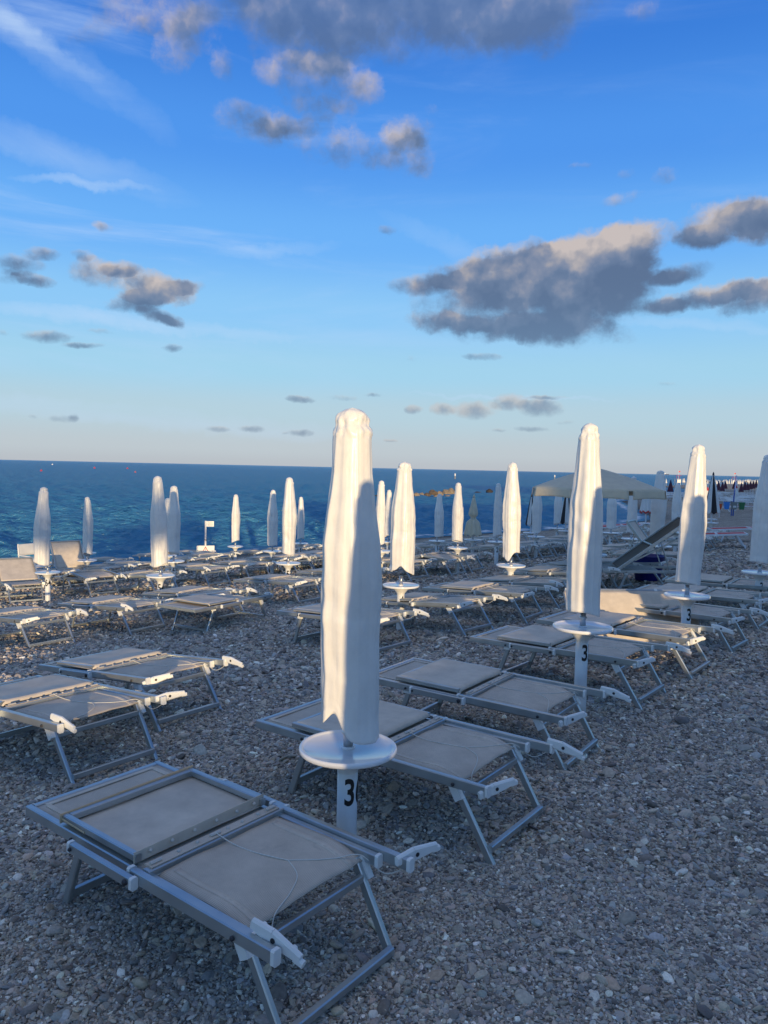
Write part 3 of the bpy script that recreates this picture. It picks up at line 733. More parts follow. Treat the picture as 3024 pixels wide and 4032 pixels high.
# hem angle is measured from +x (picture right); -90 degrees faces the camera
HERO = {'36': cover(36, 1.33, 1., .004, 1.0, (.055,R(-35),.0), True, (R(-118),.085,.35), top=.010),
        '35': cover(35, 1.32, 1.02, -.004, .98, (.02,R(-10),.012)), '34': cover(340, 1.30, .95, .0, .98, (.01,R(-60),.01)),
        '33': cover(12, 1.30, 1.05, .004, 1.03, (.01,R(-60),.012)), '44': cover(44, 1.26, .95, .003, 1.05, (.02,R(0),.02), False, (R(-95),.05,.3)),
        '43': cover(43, 1.26, .98, .0, .95, (-.03,R(-10),.02), False, (R(-120),-.10,.5))}
GEN = [cover(s, 1.28, *(q)) for s, q in ((3,(.92,-.004,.92,(.02,1.,.01))),(17,(.98,.004,1.,(.03,2.,.0))),(29,(.9,-.01,.95,(.015,4.,.02))),(41,(1.02,.0,.9,(.03,5.,.01))),(58,(.95,.006,1.02,(.02,3.,.015))))]
for me in list(HERO.values())+GEN:
    pass
NUMM = {}
def number_mesh(txt):
    if txt in NUMM: return NUMM[txt]
    cu = bpy.data.curves.new('digits', 'FONT'); cu.body = txt; cu.size = .158; cu.align_x = 'CENTER'; cu.offset = .0035; cu.resolution_u = 6; cu.space_character = 1.04
    ob = bpy.data.objects.new('digits', cu); col.objects.link(ob)
    dg = bpy.context.evaluated_depsgraph_get(); me = bpy.data.meshes.new_from_object(ob.evaluated_get(dg))
    bpy.data.objects.remove(ob); bpy.data.curves.remove(cu)
    bm = bmesh.new(); bm.from_mesh(me)
    for v in bm.verts: v.co.x *= .67; v.co.z = 0
    for k in range(-30, 31):
        x = k*.0035
        bmesh.ops.bisect_plane(bm, geom=bm.verts[:]+bm.edges[:]+bm.faces[:], plane_co=(x,0,0), plane_no=(1,0,0))
    bmesh.ops.triangulate(bm, faces=bm.faces)
    rr_ = .0446
    for v in bm.verts:
        a = v.co.x/.0435; v.co = Vector((rr_*math.cos(a), rr_*math.sin(a), .285+v.co.y))
    bm.to_mesh(me); bm.free(); me.materials.clear(); me.materials.append(M['black'])
    NUMM[txt] = me; return me
UPROTO = None
def make_umbrella():
    root = empty('closed_umbrella')
    mb = MB(); mb.lathe([(0,-.25),(.046,-.25),(.0445,.0),(.0433,.08),(.0433,.452),(0,.452)], 40); pole = mb.build('post', M['post'], root)
    mb = MB(); mb.lathe([(.0438,.415),(.047,.425),(.056,.438),(.086,.474),(.100,.490),(.100,.494),(0,.494)], 40); mb.build('funnel', M['post'], root)
    mb = MB(); mb.lathe([(0,.495),(.19,.497),(.203,.501),(.208,.507),(.2085,.517),(.205,.5235),(.199,.5245),(.192,.5195),(.186,.516),(.06,.515),(.030,.516),(0,.516)], 72); tb = mb.build('table_top', M['table'], root)
    mb = MB(); mb.lathe([(0,.516),(.029,.516),(.029,.522),(.024,.525),(0,.525)], 28); mb.build('table_collar', M['table'], tb)
    mb = MB(); mb.lathe([(0,.52),(.021,.52),(.021,.62),(0,.62)], 24); mb.lathe([(.0212,.575),(.027,.577),(.028,.583),(.027,.589),(.0212,.591)], 24); mb.build('mast', M['steel'], root)
    co = bpy.data.objects.new('cover', GEN[0]); col.objects.link(co); co.parent = root
    sd = co.modifiers.new('thickness','SOLIDIFY'); sd.thickness = .002; sd.offset = -1
    return root
G_U = 'closed umbrellas in white covers on numbered posts'
def umbrella(num, x, y, T, tilt, label, mesh=None, face=YAW, spin=None, sx=1.):
    global UPROTO
    if UPROTO is None: o = UPROTO = make_umbrella()
    else: o = copy_tree(UPROTO)
    o.location = (x, y, gz(x, y)); tag(o, label, 'umbrella', G_U)
    ch = {c.name.split('.')[0]: c for c in o.children}
    for c in list(ch['post'].children): bpy.data.objects.remove(c)
    if num:
        nb = bpy.data.objects.new('number', number_mesh(num)); col.objects.link(nb); nb.parent = ch['post']; nb.rotation_euler = (0,0,face)
    co = ch['cover']; co.data = mesh or GEN[rnd.randrange(len(GEN))]
    co.location = (0, 0, .52+T); k = T/1.42
    co.scale = (sx, sx, k); co.rotation_euler = (rnd.uniform(-.02,.02), -tilt/T if tilt else rnd.uniform(-.025,.025), spin if spin is not None else rnd.uniform(0,6.28))
    co.rotation_euler[1] = 0
    co.rotation_euler[0] = 0
    if tilt: co.location = (tilt, 0, .52+T); co.rotation_euler[1] = math.atan2(tilt, T)
    return o
S = 'white covered umbrella on the post numbered '
UMB = [('36',-.13,3.20,1.43,-.01),('35',1.417,5.36,1.425,0.),('34',2.88,7.21,1.42,.05),('33',4.66,9.45,1.45,.04),('44',.21,8.63,1.39,.01),('43',1.82,10.86,1.46,-.02)]
for num, x, y, T, ti in UMB: umbrella(num, x, y, T, ti, S+num, HERO[num], spin=0., sx={'44':1.15,'35':.96}.get(num, 1.)).location.z += {'35':.10,'34':.02}.get(num, 0.)
for num, x, y, T, ti, extra in [('41',4.77,13.23,1.30,-.03,', beside the tilted dark lounger'),('54',-3.29,11.31,1.47,-.05,''),('53',-1.59,12.84,1.44,0,''),('52',-.04,15.16,1.39,-.02,''),('51',1.52,15.63,1.33,-.02,''),
        ('64',-5.79,13.20,1.47,-.06,''),('63',-4.03,14.72,1.45,0,''),('62',-2.48,17.12,1.37,0,''),('61',-2.23,20.60,1.25,0,''),('73',-6.49,16.76,1.39,.01,''),('72',-3.93,20.33,1.38,0,''),
        ('31',5.20,16.07,1.30,0,', behind the open parasol'),('11',1.34,19.09,1.17,.03,', near the water'),('14',.12,18.72,1.27,0,', just behind the one numbered 52'),('21',2.53,17.09,1.30,0,', in shade by the water'),('22',3.66,18.36,1.22,0,', half under the edge of the open parasol'),
        ('23',5.30,23.38,1.28,0,', behind the open parasol near the water'),('24',5.72,19.29,1.16,0,', standing before the red loungers'),('32',6.81,17.87,1.13,0,', between the posts numbered 41 and 34')]:
    umbrella(num, x, y, T, ti, S+num+extra, face=R({'54':-58,'64':-62,'73':-60,'53':-50,'51':-58,'52':-66,'72':-62}.get(num,-37.3)), sx={'64':1.12,'53':1.08}.get(num, 1.))
umbrella('74', -7.71,19.97,1.40,0, 'white covered umbrella standing directly behind the one numbered 73, closest to the sea')
umbrella('65', -4.81,17.06,1.29,0, 'white covered umbrella peeping out behind the one numbered 63')
# umbrellas of the rows behind the photographer: they throw the long shadows
LD = Vector((-.20,.98,0)).normalized(); PD = Vector((LD.y,-LD.x,0))
for k, (tx, ty, dist, off) in enumerate(((-.13,3.20,3.3,.055),(1.417,5.36,3.5,.055),(2.88,7.21,4.8,.015),(4.66,9.45,4.6,.0))):
    v = Vector((tx,ty,0))-LD*dist+PD*off; umbrella('2'+str(6-k), v.x, v.y, 1.43, 0, 'white covered umbrella behind the camera, post numbered 2'+str(6-k))

# ------------------------------------------------------------------ other umbrellas
def closed_parasol(name, cA, cB, Lc, rtop, rbot, seed, z0=.75, tie=None, npan=8, trim=None, table=True):
    g = random.Random(seed); root = empty(name)
    mb = MB(); mb.lathe([(0,-.2),(.022,-.2),(.022,z0+Lc),(0,z0+Lc+.05)], 14); mb.build('mast', M['whitemetal'], root)
    mb = MB(); seg, rings = 64, 30; vs, fs, mi = [], [], []
    for j in range(rings+1):
        t = j/rings
        r = rtop+(rbot-rtop)*t**.9
        if tie: r *= 1-.55*math.exp(-((t-tie)/.07)**2)
        for i in range(seg):
            th = 2*math.pi*i/seg
            f = 1+.22*(abs(math.cos(npan*th/2))-.5)*min(1,t*4)+.05*math.sin(3*th+seed+2*t)
            z = z0+Lc*(1-t)+.03*math.cos(npan*th)*t*t
            vs.append((r*f*math.cos(th), r*f*math.sin(th), z))
    sm = [cA] if cB is None else [cA, cB]
    if trim: sm = sm+[trim]
    for j in range(rings):
        for i in range(seg):
            fs.append((j*seg+i,(j+1)*seg+i,(j+1)*seg+(i+1)%seg,j*seg+(i+1)%seg))
            q = int(i/seg*npan)%2 if cB is not None else 0
            if trim and (j < 3 or j >= rings-2): q = len(sm)-1
            mi.append(q)
    mb.v, mb.f, mb.sm, mb.mi = vs, fs, [True]*len(fs), mi
    c = mb.build('canopy', sm, root); sd = c.modifiers.new('thickness','SOLIDIFY'); sd.thickness = .004
    mb = MB(); mb.lathe([(0,0),(.03,0),(.025,.05),(0,.10)], 12, (0,0,z0+Lc)); mb.build('finial', M['dark'] if cB else cA, root)
    if table:
        mb = MB(); mb.lathe([(0,.49),(.20,.49),(.205,.50),(.205,.515),(0,.52)], 40); mb.build('table_top', M['table'], root)
        mb = MB(); mb.lathe([(.043,0),(.043,.42),(.09,.485),(0,.485)], 20); mb.build('post', M['post'], root)
    return root
def place(o, x, y, label, cat, group=None, rz=0, dz=0):
    o.location = (x, y, gz(x, y)+dz); o.rotation_euler = (0,0,rz); return tag(o, label, cat, group)
place(closed_parasol('closed_umbrella', M['beige'], None, .92, .03, .20, 4, .62, .55), 2.20, 18.85, 'beige closed umbrella without a cover, tied at its waist, near the water', 'umbrella')
place(closed_parasol('closed_umbrella', M['white_canvas'], M['black_canvas'], 1.15, .03, .21, 9, .80), 9.9, 23.2, 'black and white striped closed umbrella on the open shingle beside the orange bin', 'umbrella', rz=.32)
place(closed_parasol('closed_umbrella', M['white_canvas'], M['black_canvas'], .95, .03, .16, 19, .72), 5.16, 21.74, 'black and white closed umbrella beyond the cover on post 35', 'umbrella', rz=-.4)
place(closed_parasol('closed_umbrella', M['white_canvas'], M['black_canvas'], .78, .03, .14, 23, .72), 4.06, 21.16, 'black and white closed umbrella peeping out behind the one numbered 22', 'umbrella', rz=-.9)
place(closed_parasol('closed_umbrella', M['white_canvas'], None, .85, .04, .20, 31, .85, trim=M['red']), 8.5, 24.9, 'white closed umbrella with a red top and red hem below the open parasol', 'umbrella')
place(closed_parasol('closed_umbrella', M['white_canvas'], M['red_canvas'], 1.1, .03, .18, 37, .75), 11.6, 27.2, 'red and white closed umbrella just behind the cover on post 34', 'umbrella', rz=1.2)

def open_parasol(x, y):
    root = empty('open_parasol'); n = 8; Rr = 1.06; za, ze = 1.89, 1.56; off = R(12)
    mb = MB(); mb.lathe([(0,-.2),(.020,-.2),(.020,za-.03),(0,za-.02)], 16); mb.build('mast', M['steel'], root)
    def edge(th, v):
        # panel surface: straight along the ribs, pulled in between them
        a = (th-off)/(2*math.pi/n); fr = a-math.floor(a); m = math.sin(math.pi*fr)
        r = Rr*v*(1-.085*m*v); z = za-(za-ze)*(v**1.12)+.018*m*v*math.sin(math.pi*v)-.0
        return (r*math.cos(th), r*math.sin(th), z)
    mb = MB(); NS, NR = 96, 14; vs, fs = [], []
    for j in range(NR+1):
        for i in range(NS): vs.append(edge(2*math.pi*i/NS+off, max(.015, j/NR)))
    for j in range(NR):
        for i in range(NS): fs.append((j*NS+i,(j+1)*NS+i,(j+1)*NS+(i+1)%NS,j*NS+(i+1)%NS))
    mb.add(vs, fs, True); c = mb.build('canopy', M['beige'], root); sd = c.modifiers.new('thickness','SOLIDIFY'); sd.thickness = .004
    mb = MB(); mb.lathe([(0,.0),(.05,0),(.05,.03),(.02,.07),(0,.08)], 20, (0,0,za-.01)); mb.build('finial', M['plastic'], root)
    for k in range(n):
        th0 = off+2*math.pi*k/n; w = 2*math.pi/n
        def f(u, v, th0=th0, w=w, k=k):
            th = th0+w*(.04+.92*u); p = edge(th, 1.0)
            fl = 1+.035*math.sin(u*9+k*2)*v
            return (p[0]*(1.004+.02*v*fl), p[1]*(1.004+.02*v*fl), p[2]-v*.135*(1-.12*math.sin(math.pi*u))+.004)
        mb = MB(); mb.sheet(f, 16, 5, .004); mb.build('valance', M['beige'], root)
        a = edge(th0, .06); b = edge(th0, .985)
        mb = MB(); mb.bar((a[0],a[1],a[2]-.02), (b[0],b[1],b[2]-.015), .012, .014); rb = mb.build('rib', M['steel'], root)
        q = edge(th0, .5); mb = MB(); mb.bar((.02*math.cos(th0),.02*math.sin(th0),1.40), (q[0],q[1],q[2]-.03), .010, .012); mb.build('strut', M['steel'], rb)
    mb = MB(); mb.lathe([(.0433,-.2),(.0433,.44),(.10,.485),(0,.485)], 32); pl = mb.build('post', M['post'], root)
    nb = bpy.data.objects.new('number', number_mesh('42')); col.objects.link(nb); nb.parent = pl; nb.rotation_euler = (0,0,YAW)
    mb = MB(); mb.lathe([(0,.488),(.20,.488),(.208,.50),(.2085,.516),(.2,.5245),(.19,.516),(0,.516)], 60); mb.build('table_top', M['table'], root)
    return place(root, x, y, 'wide open beige parasol with a hanging valance', 'parasol')
open_parasol(3.36, 12.2)

# ------------------------------------------------------------------ small things on the near beach
def director_chair():
    root = empty('director_chair'); W = M['whitemetal']
    for s in (-1, 1):
        mb = MB(); mb.tube([(.22,s*.27,0),(-.20,s*.27,.46)], .013, 8); mb.tube([(-.22,s*.27,0),(.20,s*.27,.46)], .013, 8); mb.build('leg_cross', W, root)
        mb = MB(); mb.tube([(-.20,s*.27,.44),(-.24,s*.27,.92)], .013, 8); mb.build('back_post', W, root)
        mb = MB(); mb.tube([(.20,s*.27,.44),(.20,s*.27,.66)], .011, 8); mb.bar((-.22,s*.27,.67),(.24,s*.27,.67), .045, .022, ch=.006); mb.build('armrest', M['plastic'], root)
    mb = MB(); mb.sheet(lambda u, v: (-.19+.38*u, -.26+.52*v, .45-.04*math.sin(math.pi*v)), 6, 10, .004); mb.build('seat', M['white_canvas'], root)
    mb = MB(); mb.sheet(lambda u, v: (-.215-.03*u-.02*math.sin(math.pi*v), -.285+.57*v, .66+.25*u), 5, 12, .005); mb.build('backrest', M['white_canvas'], root)
    return root
place(director_chair(), -7.72, 17.0, 'white canvas director chair near the water beside the cover on post 64', 'chair', rz=YAW+R(6))
def sign():
    root = empty('warning_sign')
    mb = MB(); mb.bar((0,0,-.2),(0,0,1.22), .05, .05, ch=.004); mb.build('post', M['post'], root)
    mb = MB(); mb.box((.13,-.035,1.13), (.22,.012,.16)); pl = mb.build('plate', M['plastic'], root)
    for k in range(4):
        mb = MB(); mb.box((.14,-.0425,1.175-.028*k), (.15-.02*(k%2),.002,.008)); mb.build('text_line', M['greybin'], pl)
    mb = MB(); mb.box((0,-.04,.36), (.52,.014,.24)); bd = mb.build('board', M['plastic'], root)
    mb = MB(); c = Vector((0,-.0485,.355)); P = [c+Vector((math.sin(a),0,math.cos(a)))*r for r in (.105,.062) for a in (0,2.094,4.189)]
    mb.add(P, [(0,1,4,3),(1,2,5,4),(2,0,3,5)]); mb.build('triangle', M['red'], bd)
    mb = MB(); mb.bar((0,-.049,.345),(0,-.049,.388), .003, .012, up=(1,0,0), ch=.001); mb.box((0,-.049,.330), (.012,.003,.010)); mb.build('exclamation_mark', M['black'], bd)
    mb = MB(); mb.tube([(-.03,-.03,.66),(.03,-.035,.64),(.035,.03,.66),(-.03,.03,.63)], .012, 6); mb.build('wire_tie', M['dark'], root)
    return root
place(sign(), -5.32, 22.9, 'white sign post with a red warning triangle on its low board', 'sign', rz=R(14))
def tub():
    root = empty('storage_tub'); mb = MB(); prof = [(.0,.0),(.19,.0),(.20,.02),(.265,.40),(.275,.405),(.275,.42),(.255,.42),(.19,.03),(0,.03)]
    mb.lathe(prof, 40); mb.build('body', M['basket'], root)
    for s in (-1, 1):
        mb = MB(); mb.tube([(.26*s,-.07,.39),(.32*s,-.05,.40),(.33*s,0,.40),(.32*s,.05,.40),(.26*s,.07,.39)], .011, 8); mb.build('handle', M['basket'], root)
    return root
place(tub(), 4.42, 12.75, 'dark blue plastic tub standing on the shingle under a lounger', 'tub', rz=.5)
def bin_mast():
    root = empty('litter_bin_mast')
    mb = MB(); mb.tube([(-.0,0,-.3),(.0,0,1.2),(.10,0,2.62)], .045, 14); mb.tube([(-.11,0,-.3),(-.11,0,.95)], .035, 12); mb.build('pole', M['bluepaint'], root)
    for x, m in ((-.46,'bluebin'),(0,'greybin'),(.46,'greenbin')):
        mb = MB(); mb.bar((x,-.14,.42),(x,-.14,.88), .26, .22, up=(0,1,0), ch=.02, w1=.36, h1=.28); mb.bar((x,-.14,.86),(x,-.14,.90), .39, .31, up=(0,1,0), ch=.02); bn = mb.build('bin', M[m], root)
        if m == 'greybin':
            mb = MB(); mb.box((x,-.285,.60), (.17,.01,.12)); mb.build('sticker', M['plastic'], bn)
            mb = MB(); mb.box((x,-.292,.585), (.10,.003,.02)); mb.build('print', M['black'], bn)
    return root
mb_ = bin_mast(); place(mb_, 22.74, 50.0, 'blue mast carrying a blue, a grey and a green litter bin', 'litter bins', rz=R(-10))
def orange_bin():
    root = empty('litter_bin'); mb = MB(); mb.tube([(0,0,-.2),(0,0,.55)], .02, 8); mb.build('stake', M['whitemetal'], root)
    mb = MB(); mb.lathe([(0,.48),(.05,.50),(.10,.57),(.135,.70),(.145,.87),(.155,.88),(.13,.88),(0,.80)], 24); mb.build('body', M['orange'], root); return root
place(orange_bin(), 21.05, 48.2, 'small orange bin on a stake beside the blue mast', 'litter bin')

# ------------------------------------------------------------------ the far beach
def far_cone(mA, mB, h=1.15, rb=.22, z0=.85, lean=0.):
    root = empty('closed_umbrella')
    mb = MB(); mb.lathe([(0,-.3),(.025,-.3),(.025,z0+h),(0,z0+h)], 8); mb.build('mast', M['whitemetal'], root)
    mb = MB(); vs, fs, mi = [], [], []; seg, rings = 16, 7
    for j in range(rings+1):
        t = j/rings
        for i in range(seg):
            th = 2*math.pi*i/seg; r = (.03+(rb-.03)*t)*(1+.14*(i%2-.5))
            vs.append((r*math.cos(th)+lean*(1-t), r*math.sin(th), z0+h*(1-t)))
    for j in range(rings):
        for i in range(seg):
            fs.append((j*seg+i,(j+1)*seg+i,(j+1)*seg+(i+1)%seg,j*seg+(i+1)%seg)); mi.append(1 if (mB and j < 2) else 0)
    mb.v, mb.f, mb.sm, mb.mi = vs, fs, [True]*len(fs), mi
    mb.build('canopy', [mA, mB] if mB else mA, root); return root
def pix_dir(px, Y): return (px-829.5)/1660*Y
FP = far_cone(M['purple'], M['navy'], 1.15, .30, .80); first = True
LBP = 'one of the plum closed umbrellas on the shady far shingle'
def fc(proto, first, x, y, label, group, s=1., rz=None, dz=0):
    o = proto if first else copy_tree(proto)
    o.scale = (s,s,s); place(o, x, y, label, 'umbrella', group, rz if rz is not None else rnd.uniform(0,6), dz); return o
for i, (px, Y) in enumerate(((1446.6,80),(1550,97),(1558.7,93),(1599.4,91),(1607,100),(1613,104),(1619,108),(1625,113),(1631,119),(1637,126),(1643,133),(1565,110),(1584,112))):
    fc(FP, i == 0, pix_dir(px, Y), Y, LBP, 'plum closed umbrellas on the far shingle', rnd.uniform(.95,1.08))
FW = far_cone(M['white_canvas'], M['navy'], 1.0, .20, .85)
for i, (px, Y) in enumerate(((1524,118),(1529,112),(1556,122),(1589,126),(1610,130))):
    fc(FW, i == 0, pix_dir(px, Y), Y, 'white closed umbrella with a navy top on the far shingle', 'navy topped umbrellas on the far shingle')
FR = far_cone(M['white_canvas'], M['red'], .95, .22, .75)
for i, (px, Y) in enumerate(((1527,60),(1589,74))):
    fc(FR, i == 0, pix_dir(px, Y), Y, 'white closed umbrella with a red tip standing ' + ('behind the black and white striped one' if i == 0 else 'beyond the foot of the blue mast'), None)
FL = far_cone(M['white_canvas'], None, 1.05, .24, .75, .05)
q = 0
LBF = 'one of the pale closed umbrellas glowing in low sun in the dense far row'
for rr_, (Y0, n_, off) in enumerate(((226,44,0),(236,42,.9),(247,38,.4))):
    for i in range(n_):
        px = 1524+(1648-1524)*(i+off)/n_+rnd.uniform(-.6,.6)
        Y = Y0+rnd.uniform(-2,2)+max(0,(px-1580))*.12
        fc(FL, q == 0, pix_dir(px, Y), Y, LBF, 'pale closed umbrellas in the dense far row', rnd.uniform(1.05,1.25)); q += 1
for i, (px, Y) in enumerate(((1415.5,205),(1418,206),(1437,203),(1455.5,203),(1473,202),(1476,203))):
    fc(FL, False, pix_dir(px, Y), Y, 'one of the few sunlit umbrellas on the far spit beside the lifeguard tower', 'sunlit umbrellas on the far spit', 1.05)
WB = lambda: make_far_lounger(M['white_canvas'], M['whitemetal'])
LBW = 'one of the white framed loungers in rows on the far shady shingle'
for i in range(64):
    rw = i%4; Y = 66+rw*11+rnd.uniform(-2,2)+i*.18
    px = (1530 if i%3 else 1425)+ (rnd.uniform(0,118) if i%3 else rnd.uniform(0,60))
    if i % 3 == 0: Y = 78+rnd.uniform(0,26)
    if 1576 < px < 1592 and Y < 70: px += 22
    put_lounger('white', WB, pix_dir(px, Y), Y, YAW+R(rnd.choice((0,0,90,180))+rnd.uniform(-12,12)+25), LBW, 'white framed loungers on the far shingle', .9)
for i, (px, Y, d) in enumerate(((1607,56,30),(1551,55,10))):
    put_lounger('redbed', None, pix_dir(px, Y), Y, YAW+R(d), 'white lounger with a red stripe ' + ('behind the green litter bin' if i == 0 else 'behind the orange litter bin'), 'red fabric loungers', .9)
def far_tower(flag):
    root = empty('lifeguard_tower')
    for sx in (-1,1):
        for sy in (-1,1):
            mb = MB(); mb.bar((sx*.55,sy*.5,-.3),(sx*.45,sy*.42,1.6), .08, .08); mb.build('leg', M['whitemetal'], root)
    mb = MB(); mb.box((0,0,1.64), (1.15,1.1,.08)); mb.build('platform', M['whitemetal'], root)
    mb = MB(); mb.box((0,-.53,1.1), (1.05,.04,.8)); mb.build('panel', M['plastic'], root)
    for sx in (-1,1):
        mb = MB(); mb.bar((sx*.42,0,1.68),(sx*.42,0,2.55), .05, .05); mb.build('canopy_post', M['red'], root)
    mb = MB(); mb.bar((-.75,0,2.60),(.75,0,2.60), .9, .06, ch=.02); mb.build('canopy', M['red'], root)
    mb = MB(); mb.tube([(.3,.3,1.6),(.3,.3,3.9)], .035, 6); fp = mb.build('flag_pole', M['whitemetal'], root)
    mb = MB(); mb.sheet(lambda u, v: (.3+.45*u, .3+.05*math.sin(u*5), 3.85-.5*v*(1-.55*u)-.12*u), 8, 5, .01); mb.build('flag', M['red'], fp)
    return root
place(far_tower(True), pix_dir(1462,201), 201, 'lifeguard tower with a red roof and red flag on the far spit', 'tower', rz=.2)
T2_ = far_tower(True); place(T2_, pix_dir(1582,222), 222, 'lifeguard tower with a red flag rising from the dense far umbrella row', 'tower', rz=.1)
# low pale beach hut wall of the far spit
# ------------------------------------------------------------------ things in the sea
def sea_at(px, py):
    e = (py-(993+px*.0223))/1660
    Y = (1.66-SEA_Z)/max(e, 1e-4); return pix_dir(px, Y), Y
M['rock'] = mat('wet brown rock', (.12,.085,.055), .85, var=.35, bump=(3,.8,.12))
M['rock2'] = mat('pale rock', (.25,.195,.135), .9, var=.3, bump=(3,.8,.12))
M['rock3'] = mat('dark weedy rock', (.035,.03,.025), .7, var=.3, bump=(3,.8,.12))
ROCKS = [(795,1072.5,14,8,'rock'),(812,1073,12,4,'rock3'),(829,1073,12,4,'rock3'),(856,1073.5,14,4,'rock'),(876,1073.5,12,5,'rock'),(888,1073.5,14,6,'rock3'),(899,1073,15,10,'rock2'),(909,1072.5,14,9,'rock2'),(921,1071.5,16,8,'rock'),(935,1070.5,20,15,'rock'),(950,1070,14,10,'rock2'),(962,1069,17,14,'rock2'),(974,1068,15,15,'rock2'),(984,1067,14,11,'rock3'),(966,1073,13,4,'rock2'),(944,1073.5,14,5,'rock2'),(998,1066,7,4,'rock3'),(1031,1065.5,12,4,'rock3'),(1056,1063.5,15,8,'rock3'),(1072,1064,7,2,'rock3')]
for i, (px, py, w, h, mk) in enumerate(ROCKS):
    x, y = sea_at(px, py); k = y/1660; bm = bmesh.new(); bmesh.ops.create_icosphere(bm, subdivisions=3, radius=1)
    for v in bm.verts:
        n_ = noise.noise(v.co*1.1+Vector((i*5.3,0,0)))*.45+noise.noise(v.co*2.7+Vector((0,i*3.1,0)))*.22
        v.co = v.co*(1+n_); v.co.x *= w*k*.52; v.co.y *= w*k*.45; v.co.z *= h*k*.62
    me = bpy.data.meshes.new('rock'); bm.to_mesh(me); bm.free(); me.materials.append(M[mk])
    o = bpy.data.objects.new('rock', me); col.objects.link(o); o.location = (x, y, SEA_Z+h*k*.18); o.rotation_euler = (0,0,0)
    lab = 'one of the brown and pale boulders heaped up as a low breakwater in the sea'; grp = 'boulders of the breakwater'
    if px > 990: lab = 'one of the small dark rocks awash beyond the end of the breakwater'; grp = 'dark rocks awash beside the breakwater'
    tag(o, lab, 'rock', grp)
def buoy(m):
    root = empty('buoy'); mb = MB(); mb.lathe([(0,-.3),(.22,-.22),(.34,0),(.30,.2),(.16,.38),(0,.44)], 16); mb.build('float', m, root)
    mb = MB(); mb.tube([(0,0,.4),(0,0,.62)], .05, 8); mb.build('top_ring', m, root); return root
for px, py, mk, s, lab in ((88,1018.5,'red',1.,'red buoy floating closest to shore, off the open sea side of post 64'),(203,1012,'red',1.3,'red buoy floating beyond the umbrella numbered 73'),(274,1013,'red',1.3,'red buoy floating farther along, between the umbrellas numbered 73 and 54'),(291,1021,'orange',.8,'small orange buoy floating on its own nearer than the red ones'),(112,1004.5,'plastic',1.6,'pale buoy floating far out near the horizon')):
    x, y = sea_at(px, py); o = buoy(M[mk]); o.location = (x, y, SEA_Z); o.scale = (s,s,s); tag(o, lab, 'buoy', 'buoys floating off the beach')
def marker(m2):
    root = empty('marker_post'); mb = MB(); mb.tube([(0,0,-1),(0,0,1.75)], .20, 12); mb.build('post', M['greybin'], root)
    mb = MB(); mb.tube([(0,0,1.0),(0,0,1.76)], .215, 12); mb.build('band', M['post'], root); return root
for px, py, lab in ((981,1035,'grey marker post standing in the sea above the breakwater boulders'),(1196,1036,'grey marker post standing in the sea beside the open parasol')):
    x, y = sea_at(px, py); o = marker(0); o.location = (x, y, SEA_Z); tag(o, lab, 'marker post', 'marker posts in the sea')
def ship():
    root = empty('ship'); mb = MB(); mb.bar((-16,0,1.5),(16,0,1.5), 7, 5, ch=1, w1=3); mb.build('hull', M['navy'], root)
    mb = MB(); mb.box((-9,0,7), (8,6,6), ch=.3); mb.build('deckhouse', M['whitemetal'], root); mb = MB(); mb.tube([(4,0,3),(4,0,13)], .4, 6); mb.build('mast', M['whitemetal'], root); return root
o = ship(); o.location = (pix_dir(1436,4200), 4200, SEA_Z); tag(o, 'small grey ship far out on the horizon', 'ship')

# ------------------------------------------------------------------ unseen things added behind the camera to shade the beach
LD = Vector((-.20,.98,0)).normalized(); PD = Vector((LD.y,-LD.x,0))
def back(L, p): v = -LD*L+PD*p; return v.x, v.y
def wall():  # added shade caster; lower sections let sun through to some loungers
    o = empty('shade_wall', (*pos_sa(-5.2, 0), 0)); q0 = Vector(o.location)
    for a0, a1, top in ((-16,-9.9,1.38),(-9.89,-6.7,.98),(-6.69,-.1,1.38),(-.09,1.4,.93),(1.41,60,1.38)):
        A = Vector((*pos_sa(-5.2,a0),0))-q0; B = Vector((*pos_sa(-5.2,a1),0))-q0; z = Vector((0,0,1))
        mb = MB(); mb.bar(A+z*(top-.86),B+z*(top-.86), .3, 1.6, ch=.01); sgm = mb.build('wall_section', M['concrete'], o)
        mb = MB(); mb.bar(A+z*(top-.025),B+z*(top-.025), .42, .07, ch=.01); mb.build('coping', M['concrete'], sgm)
    return tag(o, 'low concrete wall added unseen behind the camera to shade the beach', 'wall')
wall()
def shade_block(p0, p1, L, h, label, dep=10, bays=3.2):  # added building, placed and sized only for the shade it throws
    root = empty('shade_building'); w = p1-p0; c = back(L+dep/2, (p0+p1)/2)
    root.location = (c[0], c[1], -.05); root.rotation_euler = (0,0,math.atan2(PD.y, PD.x))
    mb = MB(); mb.box((0,0,h/2), (w,dep,h)); mb.build('wall', M['stucco'], root)
    mb = MB(); mb.box((0,0,h+.12), (w+.5,dep+.5,.24)); mb.build('roof', M['roof'], root)
    nb, nf = int(w/bays), int(h/3.1)
    for i in range(nb):
        for f in range(nf):
            x = -w/2+(i+.5)*w/nb; z = 1.6+f*3.1
            mb = MB(); mb.box((x,dep/2+.02,z), (1.4,.06,1.6)); fr = mb.build('window', M['whitemetal'], root)
            mb = MB(); mb.box((x,dep/2+.045,z), (1.2,.03,1.4)); mb.build('pane', M['glass'], fr)
    return tag(root, label, 'building')
shade_block(4.75, 38, 27, 7.6, 'long low pale building added unseen behind the camera to cast shade')
shade_block(38.6, 96, 29, 15.5, 'tall pale building added unseen behind the camera to cast shade', 12, 4.5)

